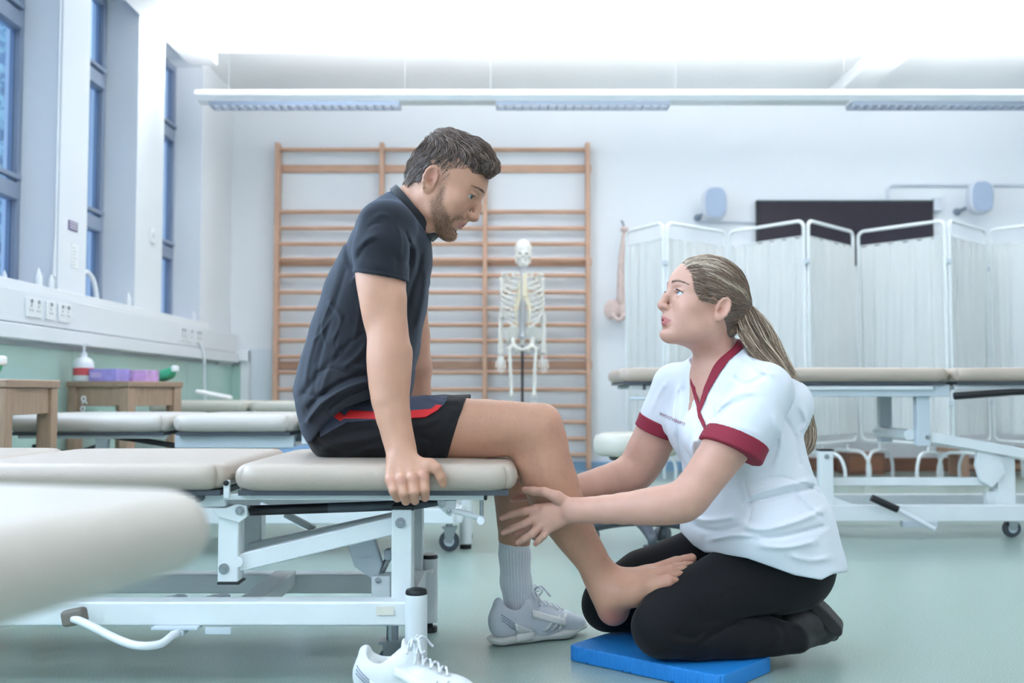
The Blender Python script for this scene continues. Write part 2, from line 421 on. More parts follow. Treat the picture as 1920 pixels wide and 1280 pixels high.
# ================================================================ the room
XL, YB, ZC, XR, YF = -2.32, 8.42, 3.14, 5.6, -3.0
M_wall = mat('wall_paint', '#eceff3', .75, bump=(60, .05, .001))
M_ceil = mat('ceiling_paint', '#f2f3f4', .8)
M_trim = mat('white_trim', '#eef1f5', .45)
M_green = mat('green_panel', '#b5d6cd', .22, coat=.3)
M_white_metal = mat('white_enamel', '#e6ebec', .32, var=(9, .03))
M_grey_metal = mat('grey_enamel', '#c9d3da', .35)
M_steel = mat('steel', '#a9adb1', .28, metal=1)
M_black = mat('black_plastic', '#1c1b1f', .4)
M_dark = mat('dark_grey_plastic', '#4a4f57', .45)
M_frame = mat('window_frame_grey', '#8f9bb0', .45)
M_pine = mat('pine', '#cda48a', .45, var=(6, .14), stretch=(14, 14, 1))
M_pine_h = mat('pine_rail', '#cda58b', .45, var=(6, .14), stretch=(1, 14, 14))
M_oak = mat('oak', '#b3957e', .5, var=(8, .12), stretch=(10, 10, 1))
M_vinyl = mat('beige_vinyl', '#b9aa9c', .36, bump=(210, .35, .0016), var=(3, .02))
M_vinyl_far = mat('pale_vinyl', '#c3bbb2', .4)
M_vinyl_cream = mat('cream_vinyl', '#c8c3b5', .4)
def floor_mat():
    m = mat('floor_vinyl', '#a9bdb6', .30, coat=.25); nt = m.node_tree; b = nt.nodes['Principled BSDF']
    tc = nt.nodes.new('ShaderNodeTexCoord')
    n = nt.nodes.new('ShaderNodeTexNoise'); n.inputs['Scale'].default_value = 260; n.inputs['Detail'].default_value = 2; nt.links.new(tc.outputs['Object'], n.inputs['Vector'])
    r = nt.nodes.new('ShaderNodeValToRGB'); e = r.color_ramp.elements
    e[0].position = .30; e[0].color = (*lin('#83988f'), 1); e[1].position = .72; e[1].color = (*lin('#aec2b9'), 1)
    nt.links.new(n.outputs['Fac'], r.inputs[0]); nt.links.new(r.outputs[0], b.inputs['Base Color'])
    bp = nt.nodes.new('ShaderNodeBump'); bp.inputs['Strength'].default_value = .12; bp.inputs['Distance'].default_value = .001; nt.links.new(n.outputs['Fac'], bp.inputs['Height']); nt.links.new(bp.outputs[0], b.inputs['Normal'])
    return m
struct(MB().box((XL-.3, YF, -.1), (XR, YB+.2, 0)).build('floor', floor_mat(), smooth=0))
struct(MB().box((XL-.3, YF, ZC), (XR, YB+.2, ZC+.1)).build('ceiling', M_ceil, smooth=0))
struct(MB().box((XL-.3, YB, 0), (XR, YB+.2, ZC)).build('wall_back', M_wall, smooth=0))
struct(MB().box((XR, YF, 0), (XR+.2, YB+.2, ZC)).build('wall_right', M_wall, smooth=0))
struct(MB().box((XL-.3, YF-.2, 0), (XR+.2, YF, ZC)).build('wall_front', M_wall, smooth=0))
# left wall: solid below the sills, piers between the windows, a head over them
ZS, ZH = 1.165, 3.08
WIN = [(5.55, 6.27), (6.75, 7.59), (4.33, 5.21), (3.6, 4.28), (2.66, 3.34), (1.46, 2.14), (.26, .94), (-.94, -.26)]
w = MB(); w.box((XL-.3, YF, 0), (XL, YB, ZS)); w.box((XL-.3, YF, ZH), (XL, YB, ZC))
ys = sorted(WIN); prev = YF
for a, b in ys:
    w.box((XL-.3, prev, ZS), (XL, a, ZH)); prev = b
w.box((XL-.3, prev, ZS), (XL, YB, ZH))
struct(w.build('wall_left', M_wall, smooth=0))
# windows: grey frame, transoms and panes set deep in the reveal
M_glass = mat('glass', '#dfe9f2', .02, trans=1, ior=1.45)
M_sill = mat('sill', '#f2f4f6', .35)
for i, (a, b) in enumerate(WIN):
    xw = XL-.23
    e = thing('window_%d' % (i+1), None, None, (xw, (a+b)/2, ZS)); e['kind'] = 'structure'
    f = MB(); t = .045
    f.box((xw-.03, a, ZS), (xw+.03, a+t, ZH)).box((xw-.03, b-t, ZS), (xw+.03, b, ZH)).box((xw-.03, a+t, ZS), (xw+.03, b-t, ZS+t)).box((xw-.03, a+t, ZH-t), (xw+.03, b-t, ZH))
    f.build('frame', M_frame, e, bevel=.004)
    for z in (1.62, 2.50):
        tr = MB(); tr.box((xw-.035, a+t, z), (xw+.045, b-t, z+.085)); tr.build('transom', M_frame, e, bevel=.006)
        MB().box((xw+.02, a+t, z+.10), (xw+.055, b-t, z+.125)).build('opening_sash', M_frame, e, bevel=.004)
    for za, zb in ((ZS+t, 1.62), (1.705, 2.50), (2.585, ZH-t)):
        MB().box((xw-.004, a+t, za), (xw+.004, b-t, zb)).build('pane', M_glass, e, smooth=0)
# an outside building face and a tree, seen through the panes
M_out = mat('outside_brick', '#66798c', .8, var=(3, .2))
M_leaf_out = mat('outside_leaves', '#b9d3cf', .7, var=(12, .3))
bl = thing('building', 'blue-grey building outside behind the dark window panes', 'building', (-8.5, 8, -3))
MB().box((-10.0, -4, -3), (-8.5, 26, 7)).build('outer_wall', M_out, bl)
for yy in range(12):
    for zz in range(3):
        MB().box((-8.52, -2+yy*2.1, -.6+zz*2.4), (-8.47, -.9+yy*2.1, .9+zz*2.4)).build('window', M_dark, bl)
tr = thing('tree', 'pale leafy tree outside the middle window', 'tree', (-4.9, 9.55, -2.6))
MB().tube([(-4.9, 9.55, -2.6), (-4.88, 9.6, 0), (-4.95, 9.6, 2.4)], [.09, .07, .03], 8).build('trunk', M_oak, tr)
lv = MB()
for i in range(700):
    c = Vector((-4.9+rnd.gauss(0, .16), 9.6+rnd.gauss(0, .20), rnd.uniform(.6, 5.2))); d = Vector((rnd.gauss(0,1), rnd.gauss(0,1), rnd.gauss(0,1))).normalized(); u = d.orthogonal().normalized(); s = rnd.uniform(.04, .07)
    q = d.cross(u); lv.add([c-d*s, c+u*s*.5+q*.01, c+d*s, c-u*s*.5+q*.01], [(0, 1, 2, 3)])
lv.build('foliage', M_leaf_out, tr, kind='stuff', smooth=0)
# sill ledge, cable trunking with a lower lip, green splash panels, skirting
struct(MB().box((XL, YF, ZS-.045), (XL+.03, 7.72, ZS)).build('trim_1', M_sill, bevel=.006))
tk = thing('trim_16', None, None, (XL, 4, .88)); tk['kind'] = 'structure'
MB().box((XL, YF, .965), (XL+.065, 8.40, 1.115)).build('trunking_body', M_trim, tk, bevel=.006)
MB().box((XL, YF, .885), (XL+.085, 8.40, .958)).build('lower_channel', M_trim, tk, bevel=.008)
M_socket = mat('socket_white', '#f5f6f7', .35); M_hole = mat('socket_slot', '#8b93a0', .5)
def socket(y, w2, label, gang=2):
    e = thing('wall_socket', label, 'socket', (XL+.065, y, 1.0), 'socket plates on the cable trunking')
    e = MB().box((XL+.065, y-w2, .995), (XL+.078, y+w2, 1.085)).build('plate', M_socket, e, bevel=.004)
    for k in range(gang):
        yc = y+(k-(gang-1)/2)*w2*.95
        MB().box((XL+.078, yc-.006, 1.062), (XL+.084, yc+.006, 1.078)).build('switch', M_hole, e, bevel=.001)
        for dy, dz in ((-.012, .025), (.012, .025), (0, .045)):
            MB().box((XL+.0775, yc+dy-.0035, 1.002+dz-.004), (XL+.0795, yc+dy+.0035, 1.002+dz+.004)).build('pin_slot', M_hole, e, smooth=0)
socket(4.80, .075, 'white double socket plate on trunking nearest the left picture edge')
socket(4.97, .042, 'white single socket plate between the two double sockets on trunking', 1)
socket(5.13, .07, 'white double socket plate on trunking under the purple wall sign')
socket(6.98, .06, 'white socket plate on trunking, nearer of the three below far window')
socket(7.16, .042, 'white single socket on trunking, middle of the three below far window', 1)
socket(7.33, .06, 'white socket plate on trunking, farthest of the three below far window')
MB().tube(bezier([(XL+.08, 7.36, 1.0), (XL+.10, 7.38, .9), (XL+.10, 7.40, .7), (XL+.11, 7.42, .45), (XL+.09, 7.4, .1)], 6), .008, 6).build('cable', M_trim)
tag(bpy.data.objects['cable'], 'thin white cable hanging from far socket over the green panel', 'cable')
M_groove = mat('panel_joint', '#8fa9a4', .5)
ga = [(-2.1, 1.0), (1.0, 3.4), (3.4, 5.35), (5.35, 7.25), (7.25, 8.40)]
for i, (a, b) in enumerate(ga):
    o = MB().box((XL, a+.004, .10), (XL+.022, b-.004, .862)).build('trim_%d' % (i+2), M_green, bevel=.003); struct(o)
struct(MB().box((XL+.001, 8.0, .86), (XL+.03, 8.40, .885)).build('trim_8', M_trim))
gb = MB().box((XL, YB-.022, .10), (XL+.095, YB-.001, .862)).build('trim_9', M_green, bevel=.003); struct(gb)
struct(MB().box((XL+.095, YB-.035, 0), (XL+.165, YB-.001, .99)).build('trim_10', M_trim, bevel=.004))
struct(MB().box((XL, YB-.06, .895), (XL+.165, YB-.001, .985)).build('trim_11', M_trim, bevel=.004))
struct(MB().box((XL+.17, YB-.012, .05), (XL+.42, YB-.001, 1.0)).build('trim_12', mat('pale_blue_panel', '#dfe6ef', .5), bevel=.003))
M_skirt = mat('brown_skirting', '#8a6351', .45, var=(5, .15), stretch=(1, 12, 12))
struct(MB().box((1.5, YB-.03, 0), (XR, YB-.001, .11)).build('baseboard_back', M_skirt, bevel=.004))
struct(MB().box((-2.1, YB-.02, 0), (1.49, YB-.001, .08)).build('baseboard_back_blue', mat('blue_skirting', '#8fb2d2', .4), bevel=.003))
struct(MB().box((XL, YF, 0), (XL+.02, YB-.06, .098)).build('baseboard_left', mat('blue_skirting', '#8fb2d2', .4), bevel=.003))
# ceiling beams
struct(MB().box((XL+.212, 6.66, 2.985), (2.598, 6.97, ZC-.001)).build('trim_13', M_ceil, bevel=.01))
struct(MB().box((XL, YF, 2.985), (XL+.21, 7.25, ZC-.001)).build('trim_14', M_ceil, bevel=.01))
struct(MB().box((2.60, YF, 3.035), (2.84, YB, ZC-.001)).build('trim_15', M_ceil, bevel=.01))
# luminaires
M_lum = mat('luminaire_white', '#f3f5f8', .35); M_lamp = mat('lamp_glow', '#ffffff', .5, emit=('#ffffff', .6)); M_louvre = mat('louvre', '#a9b4c4', .25, metal=.6)
def luminaire(y, label):
    x0, x1 = LUM[0][1], LUM[0][1]+LUM_LEN; zb, zt = 2.53, 2.612
    e = thing('hanging_luminaire', label, 'lamp', (x0, y, zb), 'hanging luminaires')
    prof = []
    n = 14
    for k in range(n+1):
        a = PI*k/n; prof.append((y-.085*math.cos(a), zb+.03+(zt-zb-.03)*math.sin(a)))
    prof = [(y-.06, zb)]+prof+[(y+.06, zb)]
    m = len(prof); V = [(x0+.02, p[0]*.96+y*.04, p[1]) for p in prof]+[(x1, *p) for p in prof]
    V[:m] = [(x0, p[0], p[1]) for p in prof]
    MB().add(V, [(i, (i+1) % m, m+(i+1) % m, m+i) for i in range(m)]+[tuple(range(m-1, -1, -1)), tuple(range(m, 2*m))]).build('housing', M_lum, e, smooth=30)
    for a, b in ((-1.96, -.73), (-.10, 1.02), (2.20, 3.4)):
        lp_ = MB().box((a, y-.05, zb-.006), (b, y+.05, zb-.001)).build('lamp_panel', M_lamp, e, smooth=0)
        lo = MB(); k = int((b-a)/.055)
        for i in range(k+1):
            xx = a+(b-a)*i/k; lo.box((xx-.004, y-.055, zb-.032), (xx+.004, y+.055, zb-.005))
        lo.box((a, y-.062, zb-.034), (b, y-.054, zb-.003)).box((a, y+.054, zb-.034), (b, y+.062, zb-.003)); lo.build('louvre', M_louvre, lp_, smooth=0)
    for xw in (-1.85, -.70, -.14, 1.07, 2.17, 3.6):
        sw_ = MB().cyl((xw, y, zt-.005), (xw, y, ZC-.015), .0022, 6).build('suspension_wire', M_steel, e)
        MB().lathe((xw, y, ZC-.035), [(.012, 0), (.028, .012), (.03, .034)], 14).build('ceiling_cap', M_lum, sw_)
luminaire(6.6, 'long white tubular luminaire hung on wires before the back wall')
luminaire(3.5, 'long white tubular luminaire hung above the treatment couches, out of view')
luminaire(0.4, 'long white tubular luminaire hung over the near end, out of view')
luminaire(-1.7, 'long white tubular luminaire added behind the viewpoint as frontal fill, out of view')
# small items on window sills and piers
sg = thing('wall_sign', 'small purple notice with white lines on the pier between windows', 'sign', (XL+.001, 5.36, 1.50))
M_purple = mat('sign_purple', '#6a5a8c', .4); M_paper = mat('paper_white', '#f6f6f6', .6)
sg = MB().box((XL, 5.315, 1.495), (XL+.004, 5.425, 1.545)).build('plate', M_purple, sg)
for z in (1.505, 1.519, 1.533): MB().box((XL+.004, 5.325, z), (XL+.005, 5.415, z+.005)).build('text_line', M_paper, sg)
pn = thing('paper_notice', 'faint white paper notice pinned below the purple sign', 'notice', (XL+.001, 5.40, 1.30))
pn = MB().box((XL, 5.36, 1.30), (XL+.003, 5.44, 1.43)).build('sheet', M_paper, pn)
for k in range(6): MB().box((XL+.003, 5.372, 1.315+k*.018), (XL+.0035, 5.372+rnd.uniform(.03, .055), 1.319+k*.018)).build('text_line', mat('faint_ink', '#c5cad6', .6), pn)
sw = thing('light_switch', 'small white switch on the pier beside the far window', 'switch', (XL+.001, 6.55, 1.62))
MB().box((XL, 6.51, 1.60), (XL+.012, 6.58, 1.70)).build('plate', M_socket, sw, bevel=.003); sw = sw.children[0]; MB().box((XL+.012, 6.535, 1.635), (XL+.018, 6.555, 1.665)).build('rocker', mat('switch_grey', '#dfe3e8', .4), sw, bevel=.002)
# folded white cord on the middle window sill, blind weights
hh = MB(); hh.tube(bezier([(XL-.14, 5.78, ZS+.01), (XL-.13, 5.77, ZS+.10), (XL-.12, 5.83, ZS+.17), (XL-.10, 5.90, ZS+.12), (XL-.09, 5.92, ZS+.02)], 6), [.014]*25, 10)
tag(hh.build('curved_handle', M_socket), 'curved white handle standing on the middle window sill', 'handle')
for i, (y, x, s, lb) in enumerate(((5.12, XL-.06, 1.2, 'white cord weight on near sill beside its reveal'), (5.18, XL-.02, .9, 'small white cord weight on near sill edge'), (6.22, XL-.02, 1.0, 'white cord weight at the far corner of the middle sill'), (7.54, XL-.03, .9, 'white cord weight at the far corner of the last sill'), (4.86, XL-.1, .7, 'tiny white cord weight on near sill by the pane'))):
    o = MB().lathe((x, y, ZS), [(.012*s, 0), (.017*s, .01*s), (.017*s, .05*s), (.009*s, .07*s), (.004*s, .085*s)], 12).build('cord_weight', M_socket); tag(o, lb, 'cord weight', 'cord weights on the sills')
tag(MB().tube([(XL-.012, 5.19, ZS+.07), (XL-.012, 5.195, ZS+.28), (XL-.012, 5.195, 3.0)], [.011, .006, .005], 8).build('blind_cord', M_socket), 'white blind cord hanging at the edge of the near window', 'cord')
# ================================================================ wall bars
YWB = 8.30; wb = thing('wall_bars', 'three-bay pine wall bars fixed to the back wall', 'wall bars', (-.65, YWB, 0))
ux = [P(x, 500, YWB).x for x in (517, 714, 909, 1103)]
for x in ux: MB().box((x-.018, YWB, .02), (x+.018, YWB+.10, 2.69)).build('upright', M_pine, wb, bevel=.004)
for y in (281, 397.5, 428, 457.5, 487, 516.5, 548, 578.6, 609, 638.7, 669, 698, 730, 761, 791, 822, 852):
    z = P(960, y, YWB+.05).z
    me = MB().tube([(ux[0]+.01, YWB+.045, z), (ux[-1]-.01, YWB+.045, z)], .018, 10).build('rail', M_pine_h, wb)
for y in (316, 491, 684):
    z = P(960, y, YWB+.1).z
    MB().box((ux[0]-.035, YWB+.10, z-.033), (ux[-1]+.035, YWB+.118, z+.033)).build('back_board', M_pine_h, wb, bevel=.004)
# ================================================================ television, loudspeakers, conduit
tv = thing('television', 'wide black television screen on back wall behind the folding screens', 'television', P(1585, 500, 8.36))
a = P(1420, 497, 8.36); b = P(1750, 375, 8.36)
tv = MB().box((a.x, 8.36, a.z), (b.x, 8.41, b.z)).build('casing', M_black, tv, bevel=.006)
MB().box((a.x+.015, 8.357, a.z+.02), (b.x-.015, 8.36, b.z-.015)).build('screen', mat('screen', '#2c2530', .18), tv)
MB().box((a.x, 8.355, b.z-.006), (b.x, 8.362, b.z)).build('edge_strip', mat('tv_edge', '#6d8f96', .3), tv)
M_spk = mat('speaker_white', '#d3dae3', .45); M_brk = mat('bracket_grey', '#8794a4', .5); M_grille = mat('speaker_grille', '#a3b3ca', .7, bump=(900, .6, .001))
for px, py, lb in ((1340, 381, 'white wall loudspeaker left of the black television'), (1838, 370, 'white wall loudspeaker right of the black television')):
    c = P(px, py, 8.2); e = thing('loudspeaker', lb, 'loudspeaker', c, 'wall loudspeakers')
    def oval(sx, sz, y, n=36, ex=3.0):
        out = []
        for k in range(n):
            t = 2*PI*k/n; cc, ss = math.cos(t), math.sin(t)
            out.append((c.x+sx*math.copysign(abs(cc)**(2/ex), cc), y, c.z+sz*math.copysign(abs(ss)**(2/ex), ss)))
        return out
    def loft(rings):
        V = [p for r in rings for p in r]; n = len(rings[0]); Fc = [(i*n+k, i*n+(k+1) % n, (i+1)*n+(k+1) % n, (i+1)*n+k) for i in range(len(rings)-1) for k in range(n)]
        return V, Fc+[tuple(range(n-1, -1, -1)), tuple((len(rings)-1)*n+k for k in range(n))]
    cab_ = MB().add(*loft([oval(.082, .118, c.y-.045), oval(.098, .136, c.y-.03), oval(.1, .138, c.y+.04), oval(.07, .1, c.y+.1)])).build('cabinet', M_spk, e, smooth=60)
    MB().add(*loft([oval(.078, .114, c.y-.05), oval(.084, .12, c.y-.044)])).build('grille', M_grille, cab_, smooth=30)
    MB().tube([(c.x-.04, c.y+.05, c.z-.05), (c.x-.1, c.y+.12, c.z-.08), (c.x-.1, 8.41, c.z-.08)], .014, 10).build('bracket', M_brk, e)
    MB().lathe((c.x-.1, 8.415, c.z-.08), [(.03, 0), (.03, .012), (.02, .02)], 18, 'y').build('wall_plate', M_brk, e)
cd = MB().tube([P(1665, 372, 8.405), P(1665, 354, 8.405), P(1668, 349, 8.405), P(1675, 347, 8.405), P(1935, 347, 8.405), P(2100, 347, 8.405)], .012, 8).build('conduit', M_spk); tag(cd, 'grey-white conduit pipe running along the back wall above the television', 'pipe')
cd = MB().tube([P(1310, 415, 8.405), P(1424, 417, 8.405)], .009, 8).build('conduit', M_spk); tag(cd, 'short conduit pipe joining the left loudspeaker to the television', 'pipe')
jb = MB().box(P(1751, 395, 8.37), P(1763, 372, 8.41)).build('junction_box', M_spk, bevel=.004); tag(jb, 'small white junction box at the right edge of the television', 'box')
# ================================================================ treatment couches
def caster(e, c, r, fork=True, m=None):
    c = Vector(c); cs = MB().lathe((c.x, c.y+.012, r), [(r*.55, 0), (r*.6, .002), (r*.95, .003), (r, .008), (r, .02), (r*.95, .025), (r*.6, .026), (r*.55, .028)], 24, 'y').build('caster_wheel', M_dark, e)
    MB().lathe((c.x, c.y+.014, r), [(r*.5, 0), (r*.5, .032)], 16, 'y').build('hub', M_grey_metal, cs)
    if fork:
        k = MB()
        for s in (-1, 1): k.prism([(c.x-.016, c.y+s*.02, r*.9), (c.x+.012, c.y+s*.02, r*.8), (c.x+.03, c.y+s*.02, 2*r+.012), (c.x-.02, c.y+s*.02, 2*r+.012)], (0, .003*s, 0))
        k.box((c.x-.028, c.y-.026, 2*r+.01), (c.x+.032, c.y+.026, 2*r+.016)).cyl((c.x, c.y, 2*r+.014), (c.x, c.y, 2*r+.05), .014, 12); k.build('caster_fork', M_steel, e)
def foot_post(e, x, y, r, z0, z1):
    e = MB().cyl((x, y, z0), (x, y, z1), r, 28).build('stabiliser_post', M_white_metal, e, bevel=.002)
    MB().lathe((x, y, z1), [(r*.98, 0), (r*.99, .004), (r*.9, .010), (r*.5, .013)], 28).build('post_cap', M_black, e)
    MB().lathe((x, y, 0.0), [(r*.95, 0), (r*.95, .014), (r*.4, .016), (r*.4, z0+.002)], 20).build('levelling_foot', M_black, e)
def bolt(e, p, r=.012):
    p = Vector(p); MB().lathe(p, [(r, 0), (r, .003), (r*.62, .0032), (r*.6, .009), (r*.3, .0095)], 16, 'y').build('bolt', M_steel, e)
# ---- the couch the man sits on
mc = thing('treatment_couch', 'low beige padded treatment couch with white frame that the man sits on', 'couch', (-.8, 2.57, 0))
ZT = .485; YN, YFR = 2.245, 2.90
def cushion(e, x0, x1, y0, y1, z0, z1, m, r=.034, crown=.006, rxy=.06):
    return MB().rbox((x0, y0, z0), (x1, y1, z1), r, 6, crown, rxy).build('cushion', m, e, smooth=180)
xs = [-2.02, -1.235, -.622, .012]
cushion(mc, xs[2]+.004, xs[3], YN, YFR, .427, ZT+.001, M_vinyl)
cushion(mc, xs[1]+.004, xs[2]-.003, YN-.004, YFR, .430, ZT+.002, M_vinyl)
cushion(mc, xs[0], xs[1]-.003, YN, YFR, .430, ZT+.004, M_vinyl)
for k, (a, b) in enumerate(((xs[2]+.02, xs[3]-.02), (xs[1]+.02, xs[2]-.02), (xs[0]+.02, xs[1]-.02))):
    MB().box((a, YN+.02, .418), (b, YFR-.02, .430)).build('cushion_board', M_dark, mc)
w = MB(); w.pbox(420, 925, 908, 937, 2.285, 2.32); w.pbox(420, 925, 908, 937, 2.83, 2.865); w.build('seat_rail', M_white_metal, mc, bevel=.003)
w = MB(); w.pbox(908, 924, 913, 938, 2.283, 2.322); w.build('rail_end_cap', M_black, mc, bevel=.002)
w = MB()
for ya in (2.30, 2.82):
    w.pbox(-420, 921, 424, 950, ya, ya+.03)
w.build('main_rail', M_white_metal, mc, bevel=.004)
w = MB(); w.pbox(418, 900, 430, 934, 2.272, 2.284); w.build('hinge_bracket', M_white_metal, mc, bevel=.002)
MB().lathe(P(424.5, 905, 2.272), [(.006, 0), (.006, .004), (.003, .005)], 14, 'y').build('hinge_pin', M_black, mc)
w = MB(); q = [(396, 952), (424, 952), (444, 944), (462, 948), (464, 968), (448, 980), (407, 968)]
w.prism([P(x, y, 2.30) for x, y in q], (0, .012, 0)); w.build('corner_gusset', M_white_metal, mc, smooth=0, bevel=.002)
for x0, x1, y0, y1, ya, nm in ((407, 448, 950, 1092, 2.31, 0), (454, 490, 950, 1058, 2.72, 1)):
    MB().pbox(x0, y0, x1, y1, ya, ya+.055).build('drop_post', M_white_metal, mc, bevel=.004)
    MB().pbox(x0-.5, y1, x1+.5, y1+4, ya-.002, ya+.057).build('post_end_cap', M_black, mc, bevel=.001)
bolt(mc, P(420, 1066, 2.31)); bolt(mc, P(450, 957, 2.298), .01)
for x0, x1, y0, y1, ya in ((733, 773, 955, 1131, 2.31), (774, 792, 940, 1085, 2.74)):
    MB().pbox(x0, y0, x1, y1, ya, ya+.055).build('lift_post', M_white_metal, mc, bevel=.004)
MB().pbox(734, 948, 776, 957, 2.312, 2.36).build('post_top_cap', M_black, mc, bevel=.002)
bolt(mc, P(751, 980, 2.31))
MB().bar(P(438, 1056, 2.345), P(745, 982, 2.345), .04, .040).build('lift_arm', M_white_metal, mc, bevel=.004)
MB().bar(P(470, 1030, 2.72), P(775, 965, 2.72), .04, .035).build('lift_arm', M_white_metal, mc, bevel=.004)
MB().cyl(P(445, 1053, 2.31), P(470, 1035, 2.78), .012, 14).build('cross_tube', M_white_metal, mc)
w = MB(); w.prism([P(x, y, 2.42) for x, y in ((648, 1008), (697, 995), (716, 1058), (706, 1092), (664, 1062))], (0, .03, 0)); w.build('actuator_plate', M_grey_metal, mc, smooth=0, bevel=.003)
w = MB(); w.cyl(P(712, 1078, 2.45), P(731, 1040, 2.45), .008, 14); w.build('actuator_rod', M_steel, mc)
w = MB(); w.pbox(696, 1080, 732, 1122, 2.40, 2.46); w.build('actuator_bracket', M_white_metal, mc, bevel=.003)
bolt(mc, P(709, 1087, 2.40), .007)
w = MB(); w.pbox(720, 1031, 733, 1050, 2.43, 2.47); w.build('actuator_head', M_grey_metal, mc, bevel=.004)
w = MB(); w.tube([P(470, 957, 2.36), P(616, 952, 2.36)], .0115, 18); w.build('gas_strut', M_black, mc)
w = MB(); w.tube([P(616, 952, 2.36), P(776, 946, 2.36), P(822, 943, 2.36)], [.0115, .0115, .006], 18); w.build('strut_rod', M_dark, mc)
MB().tube([P(447, 957, 2.33), P(470, 957, 2.36)], .006, 8).build('strut_end', M_steel, mc)
MB().bar(P(535, 963, 2.75), P(590, 992, 2.75), .02, .016).build('brace', M_white_metal, mc, bevel=.002)
w = MB(); w.prism([P(x, y, 2.30) for x, y in ((820, 938), (856, 938), (852, 962), (845, 968), (838, 966), (822, 950))], (0, .012, 0)); w.build('adjuster_plate', M_white_metal, mc, smooth=0, bevel=.002)
bolt(mc, P(829, 944, 2.298), .009); bolt(mc, P(842, 958, 2.298), .006)
w = MB(); w.tube([P(850, 957, 2.305), P(900, 970, 2.305)], .0065, 10); w.build('adjuster_lever', M_white_metal, mc)
MB().lathe(P(902, 974, 2.292), [(.0085, 0), (.01, .003), (.01, .02), (.008, .024)], 18, 'y').build('lever_knob', M_trim, mc)
w = MB(); w.tube([P(903, 938, 2.305), P(903, 972, 2.305)], .0045, 8); w.build('lever_rod', M_steel, mc)
MB().tube([P(255, 938, 2.29), P(370, 938, 2.29), P(378, 932, 2.30)], .006, 8).build('tilt_handle', M_white_metal, mc)
MB().lathe(P(377, 932, 2.29), [(.009, 0), (.009, .014)], 12, 'y').build('handle_pivot', M_dark, mc)
# base: two long beams, cross members, pedal bar, posts and casters
w = MB(); w.pbox(-260, 1128, 765, 1174, 2.27, 2.33); w.build('base_beam', M_white_metal, mc, bevel=.006)
w = MB(); w.pbox(-40, 1076, 700, 1113, 2.74, 2.80); w.build('base_beam', M_white_metal, mc, bevel=.006)
for x0, x1 in ((437, 492), (726, 770)):
    a = P(x0, 1150, 2.33); b = P(x1, 1150, 2.33); z = P(600, 1150, 2.3).z; w = MB(); w.box((a.x, 2.33, z-.02), (a.x+.055, 2.74, z+.02)); w.build('base_cross_member', M_white_metal, mc, bevel=.004)
for x0, x1, y0 in ((294, 330, 1120), (380, 410, 1118)):
    MB().bar(P(x0, y0+8, 2.52), P(x1+18, y0-2, 2.56), .035, .012).build('linkage_plate', M_grey_metal, mc, bevel=.003)
MB().pbox(705, 1137, 738, 1153, 2.267, 2.2695).build('paper_label', mat('aged_label', '#e6e2d4', .6), mc)
w = MB(); w.tube(bezier([P(138, 1160, 2.22), P(160, 1168, 2.20), P(225, 1200, 2.17), P(262, 1210, 2.15), P(300, 1207, 2.17), P(322, 1192, 2.22), P(335, 1186, 2.26)], 6), .0085, 12); w.build('pedal_bar', M_trim, mc)
w = MB(); w.bar(P(120, 1160, 2.235), P(160, 1152, 2.225), .03, .035); w.build('pedal_grip', mat('grip_brown_grey', '#7d756c', .6), mc, bevel=.008)
w = MB(); w.pbox(282, 1176, 370, 1182, 2.25, 2.29); w.pbox(318, 1182, 344, 1192, 2.25, 2.29); w.build('pedal_bracket', M_grey_metal, mc, bevel=.002)
w = MB(); w.pbox(384, 1176, 433, 1189, 2.265, 2.27); w.build('base_tab', M_grey_metal, mc, bevel=.001)
foot_post(mc, P(780, 1150, 2.27).x, 2.275, .0245, .022, P(780, 1113, 2.275).z)
foot_post(mc, P(805, 1100, 2.79).x, 2.80, .0225, .026, P(800, 1046, 2.80).z)
foot_post(mc, P(-300, 1150, 2.27).x, 2.275, .0245, .022, P(780, 1113, 2.275).z)
foot_post(mc, P(-60, 1150, 2.79).x, 2.80, .0225, .026, P(800, 1046, 2.80).z)
w = MB(); q = [(776, 1085), (800, 1073), (812, 1073), (790, 1125), (772, 1130)]; w.prism([P(x, y, 2.72) for x, y in q], (0, .05, 0)); w.build('post_bracket', M_white_metal, mc, smooth=0, bevel=.003)
caster(mc, (P(730, 1200, 2.3).x, 2.36, 0), .034); caster(mc, (P(-230, 1200, 2.3).x, 2.36, 0), .034)
# ---- simpler couches further off
def far_couch(name, label, secs, y0, y1, zt, th, m, base_z, lift, parts):
    e = thing(name, label, 'couch', ((secs[0][0]+secs[-1][1])/2, (y0+y1)/2, 0))
    for a, b in secs:
        cushion(e, a, b, y0, y1, zt-th, zt, m, r=min(.032, th*.48), crown=.004)
        MB().box((a+.02, y0+.02, zt-th-.012), (b-.02, y1-.02, zt-th)).build('cushion_board', M_dark, e)
    return e
def rail_pair(e, nm, x0, x1, y0, y1, z0, z1, w=.03, m=None):
    for ya in (y0, y1): MB().box((x0, ya, z0), (x1, ya+w, z1)).build(nm, m or M_white_metal, e, bevel=.004)
